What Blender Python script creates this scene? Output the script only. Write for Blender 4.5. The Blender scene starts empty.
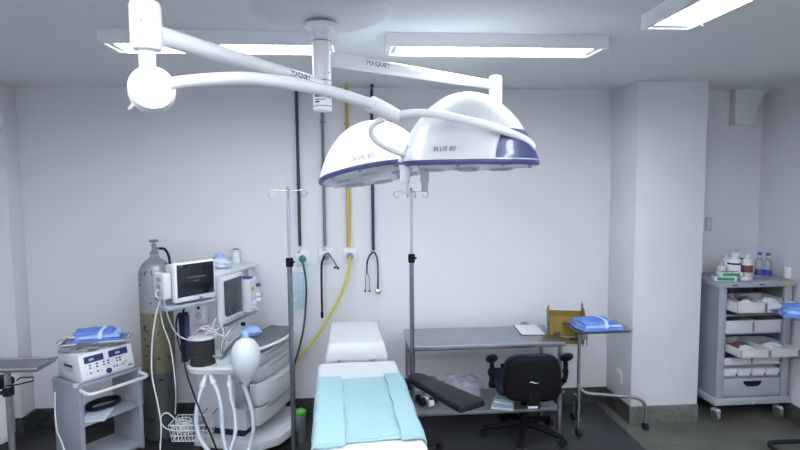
import bpy, bmesh, math, random
from mathutils import Vector, Matrix
random.seed(7)
R = math.radians
S = bpy.context.scene
COL = S.collection

# ---------------------------------------------------------------- camera, world, exposure
FPX, YAW, PITCH, ROLL, CAMZ = 550.0, R(4.557), R(4.599), R(-0.4637), 1.95
fw = Vector((math.sin(YAW)*math.cos(PITCH), math.cos(YAW)*math.cos(PITCH), -math.sin(PITCH)))
r0 = Vector((math.cos(YAW), -math.sin(YAW), 0)); u0 = r0.cross(fw)
rt = r0*math.cos(ROLL)+u0*math.sin(ROLL); up = -r0*math.sin(ROLL)+u0*math.cos(ROLL)
cd = bpy.data.cameras.new('camera'); cam = bpy.data.objects.new('camera', cd); COL.objects.link(cam)
cd.sensor_width = 36.0; cd.lens = FPX/800*36; cd.clip_start = 0.05
cam.matrix_world = Matrix(((rt.x, up.x, -fw.x, 0), (rt.y, up.y, -fw.y, 0), (rt.z, up.z, -fw.z, CAMZ), (0, 0, 0, 1)))
S.camera = cam
w = bpy.data.worlds.new('world'); S.world = w; w.use_nodes = True
w.node_tree.nodes['Background'].inputs[0].default_value = (0.6, 0.7, 0.8, 1)
w.node_tree.nodes['Background'].inputs[1].default_value = 0.3
S.view_settings.view_transform = 'Standard'; S.view_settings.look = 'None'; S.view_settings.gamma = 1
S.view_settings.exposure = 0.0
LAMP = 33.0                     # emission strength of the fluorescent diffusers
LAMPCOL = (0.885, 0.94, 1.0)
CAMP = Vector((0, 0, CAMZ))
def ray(px, py): return fw + rt*((px-400)/FPX) + up*((225-py)/FPX)
def at(px, py, y): d = ray(px, py); return CAMP + d*(y/d.y)          # point on the upright plane at distance y
def lv(px, py, z): d = ray(px, py); return CAMP + d*((z-CAMZ)/d.z)   # point on the level plane at height z

# ---------------------------------------------------------------- materials
def mat(name, col, rough=0.5, metal=0.0, noise=0.0, scale=20, bump=0.0, emis=0, trans=0, alpha=1, spec=0.5, coat=0, col2=None, thr=None):
    m = bpy.data.materials.new(name); m.use_nodes = True
    nt = m.node_tree; b = nt.nodes['Principled BSDF']
    b.inputs['Base Color'].default_value = (*col, 1); b.inputs['Roughness'].default_value = rough
    b.inputs['Metallic'].default_value = metal; b.inputs['Alpha'].default_value = alpha
    b.inputs['Transmission Weight'].default_value = trans; b.inputs['Specular IOR Level'].default_value = spec
    b.inputs['Coat Weight'].default_value = coat
    if emis:
        b.inputs['Emission Color'].default_value = (*LAMPCOL, 1) if emis == LAMP else (*col, 1)
        b.inputs['Emission Strength'].default_value = emis
    tc = nt.nodes.new('ShaderNodeTexCoord')
    n = nt.nodes.new('ShaderNodeTexNoise'); n.inputs['Scale'].default_value = scale; n.inputs['Detail'].default_value = 6
    nt.links.new(tc.outputs['Object'], n.inputs['Vector'])
    if noise or col2:
        cr = nt.nodes.new('ShaderNodeValToRGB'); nt.links.new(n.outputs['Fac'], cr.inputs[0])
        if col2:
            t = thr or (0.4, 0.6)
            cr.color_ramp.elements[0].position = t[0]; cr.color_ramp.elements[1].position = t[1]
            cr.color_ramp.elements[0].color = (*col2, 1); cr.color_ramp.elements[1].color = (*col, 1)
        else:
            cr.color_ramp.elements[0].position = 0.3; cr.color_ramp.elements[1].position = 0.7
            cr.color_ramp.elements[0].color = (*[c*(1-noise) for c in col], 1)
            cr.color_ramp.elements[1].color = (*[min(1, c*(1+noise)) for c in col], 1)
        nt.links.new(cr.outputs[0], b.inputs['Base Color'])
    if bump:
        bp = nt.nodes.new('ShaderNodeBump'); bp.inputs['Strength'].default_value = bump; bp.inputs['Distance'].default_value = 0.01
        nt.links.new(n.outputs['Fac'], bp.inputs['Height']); nt.links.new(bp.outputs[0], b.inputs['Normal'])
    return m
M = {}
M['wall'] = mat('wall_paint', (0.755, 0.76, 0.80), 0.6, noise=0.015, scale=1.5)
M['wall2'] = mat('pillar_paint', (0.72, 0.74, 0.78), 0.6, noise=0.03, scale=2.5)
M['ceil'] = mat('ceiling_paint', (0.76, 0.79, 0.81), 0.7, noise=0.02, scale=1.2)
M['skirt'] = mat('granite_skirting', (0.060, 0.062, 0.060), 0.35, noise=0.45, scale=25)
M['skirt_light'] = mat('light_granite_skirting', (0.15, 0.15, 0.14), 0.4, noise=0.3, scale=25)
M['white'] = mat('white_enamel', (0.78, 0.80, 0.84), 0.3, noise=0.02, scale=5, coat=0.2)
M['lampwhite'] = mat('bright_white_enamel', (0.87, 0.88, 0.90), 0.35, noise=0.01, scale=5, coat=0.15)
M['dome'] = mat('dome_enamel', (0.66, 0.67, 0.69), 0.3, noise=0.01, scale=5, coat=0.2)
M['offwhite'] = mat('off_white_plastic', (0.66, 0.68, 0.72), 0.4, noise=0.03, scale=8)
M['plastic'] = mat('pale_plastic', (0.52, 0.55, 0.61), 0.4, noise=0.03, scale=8)
M['greyblue'] = mat('grey_blue_plastic', (0.33, 0.36, 0.42), 0.5, noise=0.05, scale=10)
M['cartgrey'] = mat('cart_enamel', (0.33, 0.355, 0.41), 0.45, noise=0.04, scale=8)
M['chrome'] = mat('chrome', (0.62, 0.64, 0.67), 0.22, 1.0, noise=0.04, scale=30)
M['steel'] = mat('brushed_steel', (0.42, 0.44, 0.47), 0.38, 1.0, noise=0.08, scale=14)
M['steel_dull'] = mat('dull_steel', (0.30, 0.32, 0.34), 0.45, 0.8, noise=0.10, scale=20)
M['darkpole'] = mat('worn_steel_tube', (0.26, 0.28, 0.32), 0.3, 0.9, noise=0.1, scale=20)
M['black'] = mat('black_plastic', (0.008, 0.008, 0.010), 0.6, noise=0.2, scale=30, spec=0.12)
M['blackrub'] = mat('black_rubber', (0.012, 0.012, 0.015), 0.6, noise=0.2, scale=40, spec=0.3)
M['leather'] = mat('black_vinyl', (0.012, 0.013, 0.018), 0.55, noise=0.15, scale=60, bump=0.1, spec=0.3)
M['navy'] = mat('navy_fabric', (0.009, 0.012, 0.038), 0.85, noise=0.25, scale=120, bump=0.2)
M['blue'] = mat('dark_blue_plastic', (0.028, 0.042, 0.15), 0.4, noise=0.1, scale=10, coat=0.3)
M['text'] = mat('dark_lettering', (0.035, 0.04, 0.06), 0.9, noise=0.05, spec=0.05)
M['wrap'] = mat('blue_sterile_wrap', (0.12, 0.24, 0.68), 0.8, noise=0.15, scale=18, bump=0.4)
M['wrap_light'] = mat('light_blue_wrap', (0.36, 0.52, 0.86), 0.8, noise=0.1, scale=18, bump=0.3)
M['tape'] = mat('white_tape', (0.68, 0.74, 0.86), 0.6, noise=0.03)
M['sheet'] = mat('white_sheet', (0.70, 0.72, 0.75), 0.85, noise=0.02, scale=12, bump=0.15)
M['drape'] = mat('turquoise_drape', (0.35, 0.545, 0.585), 0.85, noise=0.03, scale=30, bump=0.15)
M['drape_shade'] = mat('turquoise_drape_shade', (0.30, 0.48, 0.53), 0.85, noise=0.03, scale=30, bump=0.15)  # darker copy of the drape colour, shade painted into its rolled edge
M['card'] = mat('yellow_cardboard', (0.24, 0.165, 0.035), 0.8, noise=0.15, scale=10)
M['card_in'] = mat('brown_cardboard', (0.11, 0.075, 0.03), 0.9, noise=0.2, scale=10)
M['print'] = mat('dark_print', (0.05, 0.035, 0.02), 0.8, noise=0.2)
M['paper'] = mat('paper', (0.78, 0.80, 0.84), 0.8, noise=0.02)
M['yellow'] = mat('yellow_paint', (0.56, 0.40, 0.05), 0.45, noise=0.05)
M['yhose'] = mat('yellow_hose', (0.60, 0.58, 0.07), 0.45, noise=0.08)
M['greenpipe'] = mat('dark_green_paint', (0.012, 0.045, 0.035), 0.4, noise=0.1)
M['greypipe'] = mat('grey_pipe_paint', (0.17, 0.19, 0.22), 0.4, noise=0.1)
M['navypipe'] = mat('navy_pipe_paint', (0.02, 0.025, 0.075), 0.4, noise=0.1)
M['green'] = mat('green_plastic', (0.02, 0.22, 0.12), 0.4, noise=0.1)
M['brightgreen'] = mat('bright_green_plastic', (0.08, 0.50, 0.05), 0.4, noise=0.1)
M['greenhose'] = mat('green_hose', (0.01, 0.09, 0.06), 0.4, noise=0.1)
M['screen'] = mat('dark_screen', (0.010, 0.013, 0.020), 0.12, noise=0.05)
M['screen2'] = mat('grey_screen', (0.060, 0.075, 0.090), 0.18, noise=0.35, scale=6)
M['screentext'] = mat('screen_writing', (0.07, 0.09, 0.13), 0.4, noise=0.05)
M['clear'] = mat('clear_plastic', (0.80, 0.88, 0.95), 0.15, trans=0.85, alpha=0.55)
M['film'] = mat('plastic_film', (0.50, 0.51, 0.60), 0.25, alpha=0.45, noise=0.4, scale=12)
M['tealfilm'] = mat('teal_film', (0.50, 0.72, 0.82), 0.25, alpha=0.32, noise=0.15, scale=12)
M['bag'] = mat('latex_bag', (0.70, 0.75, 0.80), 0.45, noise=0.03)
M['hose'] = mat('corrugated_hose', (0.55, 0.61, 0.68), 0.4, noise=0.05)
M['cable'] = mat('white_cable', (0.62, 0.65, 0.68), 0.5, noise=0.03)
M['worktop'] = mat('grey_laminate', (0.15, 0.16, 0.18), 0.5, noise=0.1)
M['label_blue'] = mat('blue_label', (0.04, 0.08, 0.32), 0.5, noise=0.1)
M['label_red'] = mat('red_label', (0.20, 0.05, 0.06), 0.5, noise=0.1)
M['label_green'] = mat('green_label', (0.03, 0.30, 0.12), 0.5, noise=0.1)
M['label_yellow'] = mat('yellow_label', (0.55, 0.50, 0.04), 0.5, noise=0.1)
M['gauze'] = mat('khaki_gauze', (0.30, 0.31, 0.22), 0.9, noise=0.2)
M['orange'] = mat('orange_plastic', (0.55, 0.18, 0.06), 0.5, noise=0.1)
M['purple'] = mat('purple_plastic', (0.18, 0.06, 0.30), 0.5, noise=0.1)
M['lampglass'] = mat('lamp_glass', (0.78, 0.80, 0.85), 0.2, noise=0.05)
M['diffuser'] = mat('lit_diffuser', (0.9, 0.95, 1.0), 0.5, emis=LAMP)

def floor_material():
    m = bpy.data.materials.new('granite_floor'); m.use_nodes = True; nt = m.node_tree; b = nt.nodes['Principled BSDF']
    N = nt.nodes.new; L = nt.links.new
    tc = N('ShaderNodeTexCoord'); sp = N('ShaderNodeSeparateXYZ'); L(tc.outputs['Object'], sp.inputs[0])
    n = N('ShaderNodeTexNoise'); n.inputs['Scale'].default_value = 90; n.inputs['Detail'].default_value = 8; L(tc.outputs['Object'], n.inputs[0])
    n2 = N('ShaderNodeTexNoise'); n2.inputs['Scale'].default_value = 3.0; n2.inputs['Detail'].default_value = 5; L(tc.outputs['Object'], n2.inputs[0])
    def ramp(src, a, ca, c, cc):
        r = N('ShaderNodeValToRGB'); L(src, r.inputs[0]); e = r.color_ramp.elements
        e[0].position, e[0].color = a, (*ca, 1); e[1].position, e[1].color = c, (*cc, 1); return r.outputs[0]
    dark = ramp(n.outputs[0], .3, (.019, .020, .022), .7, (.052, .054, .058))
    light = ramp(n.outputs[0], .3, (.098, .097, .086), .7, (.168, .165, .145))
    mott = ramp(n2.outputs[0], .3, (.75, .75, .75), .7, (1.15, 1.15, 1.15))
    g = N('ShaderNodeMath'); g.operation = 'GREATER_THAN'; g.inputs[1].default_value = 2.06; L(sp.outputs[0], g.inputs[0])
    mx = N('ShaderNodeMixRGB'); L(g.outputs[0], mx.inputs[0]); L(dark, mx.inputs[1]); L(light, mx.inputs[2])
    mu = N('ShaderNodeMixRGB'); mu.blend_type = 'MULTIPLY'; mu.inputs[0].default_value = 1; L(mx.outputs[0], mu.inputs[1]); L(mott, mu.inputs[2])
    bk = N('ShaderNodeTexBrick'); bk.inputs['Scale'].default_value = 1.0; bk.offset = 0
    bk.inputs['Brick Width'].default_value = 0.9; bk.inputs['Row Height'].default_value = 0.9; bk.inputs['Mortar Size'].default_value = 0.004
    bk.inputs['Color1'].default_value = bk.inputs['Color2'].default_value = (1, 1, 1, 1); bk.inputs['Mortar'].default_value = (.45, .45, .45, 1)
    mp = N('ShaderNodeMapping'); mp.inputs['Location'].default_value = (-0.26, -0.12, 0); L(tc.outputs['Object'], mp.inputs[0]); L(mp.outputs[0], bk.inputs[0])
    m2 = N('ShaderNodeMixRGB'); m2.blend_type = 'MULTIPLY'; m2.inputs[0].default_value = 1; L(mu.outputs[0], m2.inputs[1]); L(bk.outputs[0], m2.inputs[2])
    L(m2.outputs[0], b.inputs['Base Color']); b.inputs['Roughness'].default_value = 0.42
    return m
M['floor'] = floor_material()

def cylinder_material():
    # gas cylinder: bare steel shoulder, flaking tan paint over the middle band, grey below
    m = bpy.data.materials.new('flaking_cylinder_paint'); m.use_nodes = True; nt = m.node_tree; b = nt.nodes['Principled BSDF']
    N = nt.nodes.new; L = nt.links.new
    tc = N('ShaderNodeTexCoord'); sp = N('ShaderNodeSeparateXYZ'); L(tc.outputs['Object'], sp.inputs[0])
    r = N('ShaderNodeValToRGB'); mr = N('ShaderNodeMapRange'); mr.inputs[2].default_value = 1.5; L(sp.outputs[2], mr.inputs[0]); L(mr.outputs[0], r.inputs[0])
    cr = r.color_ramp; cr.interpolation = 'CONSTANT'; e = cr.elements
    e[0].position, e[0].color = 0, (.14, .155, .16, 1); e[1].position, e[1].color = .345, (.24, .225, .15, 1)
    x = e.new(.655); x.color = (.34, .36, .38, 1)
    n = N('ShaderNodeTexNoise'); n.inputs['Scale'].default_value = 24; n.inputs['Detail'].default_value = 4; L(tc.outputs['Object'], n.inputs[0])
    s = N('ShaderNodeValToRGB'); L(n.outputs[0], s.inputs[0]); s.color_ramp.elements[0].position = .635; s.color_ramp.elements[0].color = (0, 0, 0, 1)
    s.color_ramp.elements[1].position = .66
    mx = N('ShaderNodeMixRGB'); L(s.outputs[0], mx.inputs[0]); L(r.outputs[0], mx.inputs[1]); mx.inputs[2].default_value = (.04, .04, .04, 1)
    L(mx.outputs[0], b.inputs['Base Color']); b.inputs['Roughness'].default_value = .4; b.inputs['Metallic'].default_value = .45
    return m
M['cyl'] = cylinder_material()

# ---------------------------------------------------------------- mesh builder
def catmull(P, n=8, closed=False):
    P = [Vector(p) for p in P]
    if len(P) < 3: return P
    out = []; N = len(P)
    rng = range(N) if closed else range(N-1)
    for i in rng:
        p0 = P[i-1] if (closed or i > 0) else P[0]*2-P[1]
        p1 = P[i]; p2 = P[(i+1) % N]
        p3 = P[(i+2) % N] if (closed or i+2 < N) else P[-1]*2-P[-2]
        for k in range(n):
            t = k/n
            out.append(0.5*((2*p1)+(p2-p0)*t+(2*p0-5*p1+4*p2-p3)*t*t+(3*p1-p0-3*p2+p3)*t*t*t))
    if not closed: out.append(P[-1])
    return out
def frame(z):
    z = Vector(z).normalized(); a = Vector((0, 0, 1)) if abs(z.z) < 0.9 else Vector((1, 0, 0))
    x = a.cross(z).normalized(); return x, z.cross(x), z
class MB:
    def __init__(s): s.bm = bmesh.new(); s.M = Matrix.Identity(4)
    def vs(s, pts): return [s.bm.verts.new(s.M @ Vector(p)) for p in pts]
    def box(s, c, d, bev=0.0, rz=0, rx=0, ry=0, seg=2):
        t = bmesh.new(); bmesh.ops.create_cube(t, size=1)
        bmesh.ops.scale(t, vec=d, verts=t.verts)
        if bev: bmesh.ops.bevel(t, geom=list(t.edges), offset=bev, segments=seg, profile=0.5, affect='EDGES')
        m = s.M @ Matrix.Translation(c) @ Matrix.Rotation(rz, 4, 'Z') @ Matrix.Rotation(ry, 4, 'Y') @ Matrix.Rotation(rx, 4, 'X')
        t.transform(m); me = bpy.data.meshes.new('t'); t.to_mesh(me); t.free(); s.bm.from_mesh(me); bpy.data.meshes.remove(me); return s
    def b2(s, x0, x1, y0, y1, z0, z1, bev=0.0):
        return s.box(((x0+x1)/2, (y0+y1)/2, (z0+z1)/2), (abs(x1-x0), abs(y1-y0), abs(z1-z0)), bev)
    def rings(s, rings, close=True, caps=True):
        R_ = [s.vs(r) for r in rings]; n = len(R_[0])
        for a, b in zip(R_, R_[1:]):
            for i in range(n):
                j = (i+1) % n
                try: s.bm.faces.new((a[i], a[j], b[j], b[i]))
                except ValueError: pass
        if caps:
            for r in (R_[0][::-1], R_[-1]):
                try: s.bm.faces.new(r)
                except ValueError: pass
        return s
    def cyl(s, p0, p1, r0, r1=None, seg=24):
        p0 = Vector(p0); p1 = Vector(p1); r1 = r0 if r1 is None else r1
        x, y, z = frame(p1-p0); cs = [(math.cos(2*math.pi*i/seg), math.sin(2*math.pi*i/seg)) for i in range(seg)]
        return s.rings([[p0+x*r0*c+y*r0*q for c, q in cs], [p1+x*r1*c+y*r1*q for c, q in cs]])
    def tube(s, pts, r, seg=10, n=8, smooth=True, closed=False):
        P = [Vector(p) for p in pts]; rad = r if isinstance(r, (list, tuple)) else None
        if smooth:
            Q = catmull(P, n, closed)
            rr = [r]*len(Q) if rad is None else [rad[min(len(rad)-1, i//n)]*(1-(i % n)/n)+rad[min(len(rad)-1, i//n+1)]*((i % n)/n) for i in range(len(Q))]
        else: Q = P; rr = [r]*len(Q) if rad is None else rad
        rings = []; px = None; N = len(Q)
        for i, q in enumerate(Q):
            if closed: t = (Q[(i+1) % N]-Q[i-1])
            else: t = Q[min(i+1, N-1)]-Q[max(i-1, 0)]
            t.normalize()
            if px is None: px = frame(t)[0]
            px = (px - t*px.dot(t)).normalized(); py = t.cross(px)
            rings.append([q+px*rr[i]*math.cos(2*math.pi*k/seg)+py*rr[i]*math.sin(2*math.pi*k/seg) for k in range(seg)])
        if closed: rings.append(rings[0])
        return s.rings(rings, caps=not closed)
    def hose(s, pts, r, seg=10, pitch=0.012):
        Q = catmull(pts, 30); rings = []; px = None; L = 0
        # resample by length into ribs
        D = [0]
        for a, b in zip(Q, Q[1:]): D.append(D[-1]+(b-a).length)
        T = D[-1]; n = int(T/(pitch/2)); pts2 = []; j = 0
        for i in range(n+1):
            d = T*i/n
            while j < len(D)-2 and D[j+1] < d: j += 1
            f = (d-D[j])/max(1e-9, D[j+1]-D[j]); pts2.append(Q[j].lerp(Q[j+1], f))
        rr = [r*(1.0 if i % 2 else 0.82) for i in range(len(pts2))]
        return s.tube(pts2, rr, seg, smooth=False)
    def lathe(s, prof, c=(0, 0, 0), seg=32, mtx=None):
        m = Matrix.Translation(c) if mtx is None else mtx; rings = []
        for r, z in prof:
            r = max(r, 1e-4); rings.append([m @ Vector((r*math.cos(2*math.pi*i/seg), r*math.sin(2*math.pi*i/seg), z)) for i in range(seg)])
        return s.rings(rings)
    def prism(s, poly, z0, z1, axis='Z', bev=0):
        def mp(p, h): return {'Z': (p[0], p[1], h), 'Y': (p[0], h, p[1]), 'X': (h, p[0], p[1])}[axis]
        t = bmesh.new(); a = [t.verts.new(mp(p, z0)) for p in poly]; b = [t.verts.new(mp(p, z1)) for p in poly]; n = len(poly)
        t.faces.new(a[::-1]); t.faces.new(b)
        for i in range(n): t.faces.new((a[i], a[(i+1) % n], b[(i+1) % n], b[i]))
        bmesh.ops.recalc_face_normals(t, faces=t.faces)
        if bev: bmesh.ops.bevel(t, geom=list(t.edges), offset=bev, segments=2, profile=0.5, affect='EDGES')
        t.transform(s.M); me = bpy.data.meshes.new('t'); t.to_mesh(me); t.free(); s.bm.from_mesh(me); bpy.data.meshes.remove(me); return s
    def ell(s, c, rad, seg=20, rz=0, rx=0, ry=0):
        t = bmesh.new(); bmesh.ops.create_uvsphere(t, u_segments=seg, v_segments=max(6, seg//2), radius=1)
        m = s.M @ Matrix.Translation(c) @ Matrix.Rotation(rz, 4, 'Z') @ Matrix.Rotation(ry, 4, 'Y') @ Matrix.Rotation(rx, 4, 'X') @ Matrix.Diagonal((*rad, 1))
        t.transform(m); me = bpy.data.meshes.new('t'); t.to_mesh(me); t.free(); s.bm.from_mesh(me); bpy.data.meshes.remove(me); return s
    def slab(s, nx, ny, f, thick):
        # cloth-like slab: f(u,v)->point, thickness downwards
        top = [[Vector(f(i/nx, j/ny)) for i in range(nx+1)] for j in range(ny+1)]
        T = [s.vs(r) for r in top]; B = [s.vs([p-Vector((0, 0, thick)) for p in r]) for r in top]
        for j in range(ny):
            for i in range(nx):
                s.bm.faces.new((T[j][i], T[j][i+1], T[j+1][i+1], T[j+1][i])); s.bm.faces.new((B[j][i], B[j+1][i], B[j+1][i+1], B[j][i+1]))
        for j in range(ny):
            s.bm.faces.new((T[j][0], T[j+1][0], B[j+1][0], B[j][0])); s.bm.faces.new((T[j+1][nx], T[j][nx], B[j][nx], B[j+1][nx]))
        for i in range(nx):
            s.bm.faces.new((T[0][i+1], T[0][i], B[0][i], B[0][i+1])); s.bm.faces.new((T[ny][i], T[ny][i+1], B[ny][i+1], B[ny][i]))
        return s
    def mesh(s, name, ang=35):
        bmesh.ops.recalc_face_normals(s.bm, faces=s.bm.faces)
        me = bpy.data.meshes.new(name); s.bm.to_mesh(me); s.bm.free()
        for p in me.polygons: p.use_smooth = True
        me.set_sharp_from_angle(angle=R(ang)); return me
    def obj(s, name, m, parent=None, ang=35, sub=0):
        me = s.mesh(name, ang); me.materials.append(M[m] if isinstance(m, str) else m)
        o = bpy.data.objects.new(name, me); COL.objects.link(o)
        if parent: o.parent = parent
        if sub:
            md = o.modifiers.new('sub', 'SUBSURF'); md.levels = sub; md.render_levels = sub
        return o
def thing(name, label, cat, loc=(0, 0, 0), rz=0, group=None):
    o = bpy.data.objects.new(name, None); COL.objects.link(o); o.empty_display_size = 0.1
    o.location = loc; o.rotation_euler = (0, 0, rz); o['label'] = label; o['category'] = cat
    if group: o['group'] = group
    return o
def tag(o, label, cat, group=None):
    o['label'] = label; o['category'] = cat
    if group: o['group'] = group
    return o
def struct(name, mb, m, ang=35):
    o = mb.obj(name, m, None, ang); o['kind'] = 'structure'; return o
def copy_thing(t, loc, rz, label, group=None):
    c = t.copy(); COL.objects.link(c); c.location = loc; c.rotation_euler = (0, 0, rz); c['label'] = label
    if group: c['group'] = group
    for ch in [o for o in bpy.data.objects if o.parent == t]:
        d = ch.copy(); COL.objects.link(d); d.parent = c
        for g in [o for o in bpy.data.objects if o.parent == ch]:
            e = g.copy(); COL.objects.link(e); e.parent = d
    return c
def text_mb(txt, size, fn, m, name, parent, res=3):
    # lettering as thin solid glyphs; fn maps flat (x, y) to a point on the surface
    cu = bpy.data.curves.new('t', 'FONT'); cu.body = txt; cu.size = size; cu.align_x = 'CENTER'; cu.resolution_u = res
    o = bpy.data.objects.new('t', cu); COL.objects.link(o); bpy.context.view_layer.update()
    me = bpy.data.meshes.new_from_object(o.evaluated_get(bpy.context.evaluated_depsgraph_get()))
    for v in me.vertices: v.co = fn(v.co.x, v.co.y)
    bpy.data.objects.remove(o); bpy.data.curves.remove(cu)
    me.name = name; me.materials.clear(); me.materials.append(M[m]); ob = bpy.data.objects.new(name, me); COL.objects.link(ob); ob.parent = parent
    return ob

# ================================================================ the setting
D, H, ZB = 4.524, 2.697, 0.144
XL, YB = -3.05, -1.6
XP0, XP1, YP = 2.155, 2.712, 4.09          # pillar
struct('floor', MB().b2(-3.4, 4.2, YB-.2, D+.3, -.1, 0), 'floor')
struct('ceiling', MB().b2(-3.4, 4.2, YB-.2, D+.3, H, H+.1), 'ceil')
struct('wall_back', MB().b2(-3.4, 4.2, D, D+.2, 0, H), 'wall')
struct('wall_left', MB().b2(XL-.2, XL, YB, D, 0, H), 'wall')
struct('wall_front', MB().b2(-3.4, 4.2, YB-.2, YB, 0, H), 'wall')
wr = [(3.50, D), (3.47, 4.05), (3.44, 3.78), (4.1, 3.78), (4.1, YB), (4.3, YB), (4.3, D)]
struct('wall_right', MB().prism(wr, 0, H), 'wall', 8)
struct('wall_pier', MB().b2(XL, -2.60, 4.347, D, 0, H, .004), 'wall')
struct('wall_pillar', MB().b2(XP0, XP1, YP, D, 0, H, .006), 'wall2')
struct('baseboard_back', MB().b2(-2.60, XP0, D-.012, D, 0, ZB, .002), 'skirt')
struct('baseboard_pier', MB().prism([(XL, 4.335), (-2.588, 4.335), (-2.588, D), (-2.60, D), (-2.60, 4.347), (XL, 4.347)], 0, ZB), 'skirt')
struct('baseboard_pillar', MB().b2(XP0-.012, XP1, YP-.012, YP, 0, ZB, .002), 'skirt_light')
struct('baseboard_pillar_side', MB().b2(XP0-.012, XP0, YP, D, 0, ZB, .002), 'skirt')
struct('baseboard_recess', MB().b2(XP1, 3.5, D-.012, D, 0, ZB, .002), 'skirt')
struct('baseboard_right', MB().prism([(3.5, D), (3.47, 4.05), (3.44, 3.78), (3.428, 3.78), (3.458, 4.05), (3.488, D)], 0, ZB), 'skirt')
struct('baseboard_left', MB().b2(XL, XL+.012, YB, 4.3, 0, ZB, .002), 'skirt')
# boxed-in coving bracket high in the recess, concave towards the right wall
zt = H; x0 = at(736, 100, 4.45).x; x1 = at(773, 90, 4.45).x; zb = at(740, 124.5, 4.45).z; xm = at(756, 124, 4.45).x
poly = [(x0, zb), (xm, zb)]
for k in range(1, 10):
    a = k/9*math.pi/2
    poly.append((x1-(x1-xm)*math.cos(a), zb+.04+(zt-zb-.05)*math.sin(a)))
poly += [(x1+.01, zt), (x0, zt)]
struct('trim_1', MB().prism(poly, 4.45, D, 'Y', .002), 'ceil', 30)

# ---------------------------------------------------------------- fluorescent fixtures
def light_fixture(loc, rz, label):
    t = thing('ceiling_light', label, 'ceiling light', loc, rz, 'fluorescent ceiling lights')
    L, Wd, h, wl = 1.16, .23, .068, .018
    m = MB(); m.b2(-L/2, L/2, -Wd/2, Wd/2, -.012, 0); m.b2(-L/2, L/2, -Wd/2, -Wd/2+wl, -h, -.012); m.b2(-L/2, L/2, Wd/2-wl, Wd/2, -h, -.012)
    m.b2(-L/2, -L/2+.025, -Wd/2+wl, Wd/2-wl, -h, -.012); m.b2(L/2-.025, L/2, -Wd/2+wl, Wd/2-wl, -h, -.012)
    m.obj('housing', 'white', t)
    MB().b2(-L/2+.06, L/2-.06, -Wd/2+.022, Wd/2-.022, -.058, -.048, .002).obj('diffuser', 'diffuser', t)
    for sx in (-1, 1):
        MB().b2(sx*(L/2-.045)-.014, sx*(L/2-.045)+.014, -.085, .085, -.062, -.046, .003).obj('lamp_holder', 'offwhite', t)
    for x in (-.47, 0, .47):
        MB().cyl((x, -Wd/2+.006, -h-.008), (x, -Wd/2+.006, -h), .005, seg=8).obj('clip', 'offwhite', t)
    return t
f0 = light_fixture((.745, 2.95, H), 0, 'long fluorescent ceiling light above the two domed lamps, right of the ceiling column')
copy_thing(f0, (-.66, 2.95, H), 0, 'long fluorescent ceiling light left of the ceiling column, partly hidden by the lamp arm')
copy_thing(f0, (1.43, 1.91, H), R(90), 'fluorescent ceiling light at top right running toward the camera')
for x, y, wh in ((-1.55, 1.2, 'over the left side of the room near the camera'), (-.5, .3, 'just above the camera, middle of the room'), (1.3, .1, 'right of the camera position'),
                 (-2.2, .3, 'in the far left row beside the camera'), (2.6, .9, 'right of the camera by the right wall'), (2.5, -.5, 'behind the camera by the right wall'),
                 (-.2, 1.15, 'between the camera and the ceiling column'), (-1.6, -.7, 'behind the camera on the left'), (0.0, -.8, 'behind the camera in the middle'), (1.6, -.9, 'behind the camera on the right')):
    copy_thing(f0, (x, y, H), 0, 'added unseen fluorescent light '+wh, None)  # extra fixtures out of view, added to brighten the room and front faces

# ================================================================ surgical lamps on the ceiling column
PX, PY = -.142, 2.5
t = thing('surgical_lamp_mount', 'white ceiling column with jointed arms carrying the surgical lamps', 'surgical lamp arm', (PX, PY, H))
m = MB(); m.lathe([(.0, -.045), (.12, -.05), (.24, -.036), (.295, -.012), (.31, 0)], seg=64); m.obj('ceiling_plate', 'offwhite', t)
m = MB(); m.lathe([(.0, -.078), (.070, -.078), (.074, -.068), (.070, -.058), (.045, -.05), (.0, -.05)], seg=40)
for k in range(6): m.cyl((.06*math.cos(k), .06*math.sin(k), -.085), (.06*math.cos(k), .06*math.sin(k), -.07), .006, seg=6)
m.obj('flange', 'lampwhite', t)
zc = at(320, 111.5, 2.5).z - H
m = MB(); m.lathe([(0, zc+.0), (.036, zc), (.041, zc+.006), (.041, zc+.02), (.038, zc+.022), (.041, zc+.024), (.041, -.30), (.0395, -.302), (.0395, -.306), (.041, -.308), (.041, -.128), (.0395, -.13), (.0395, -.134), (.041, -.136), (.041, -.06), (0, -.06)], seg=40)
m.obj('column', 'lampwhite', t)
m = MB()
for px, py in ((325, 29), (318, 27), (329, 74)):
    p = at(px, py, 2.5)-Vector((PX, PY, H)); a = math.asin(max(-.95, min(.95, (p.x)/.041))); m.cyl((.039*math.sin(a), -.039*math.cos(a), p.z), (.043*math.sin(a), -.043*math.cos(a), p.z), .004, seg=8)
m.obj('screw', 'steel_dull', t)
def on_col(cx, z):
    def f(x, y):
        a = (cx+x)/.0418; return Vector((.0418*math.sin(a), -.0418*math.cos(a), z+y))
    return f
for zz in (-.133, -.304, zc+.021): MB().lathe([(.039, zz-.0022), (.0414, zz-.0022), (.0414, zz+.0022), (.039, zz+.0022)], seg=40).obj('seam', 'steel_dull', t)
for k, wd_ in enumerate((.040, .052, .050, .022)):
    m = MB(); z_ = zc+.072-.0125*k; f_ = on_col(-.010-.012*(k == 3), z_)
    a = [f_(-wd_/2+i*wd_/5, 0) for i in range(6)]; b_ = [f_(-wd_/2+i*wd_/5, (.0035, .010, .003, .006)[k]) for i in range(6)]
    A = m.vs(a); B = m.vs(b_)
    for i in range(5): m.bm.faces.new((A[i], A[i+1], B[i+1], B[i]))
    m.obj('label', 'text', t)
O = Vector((PX, PY, H))
hub = at(146, 28, 1.68)
zA = hub.z - H; hx, hy = hub.x-PX, hub.y-PY
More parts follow.
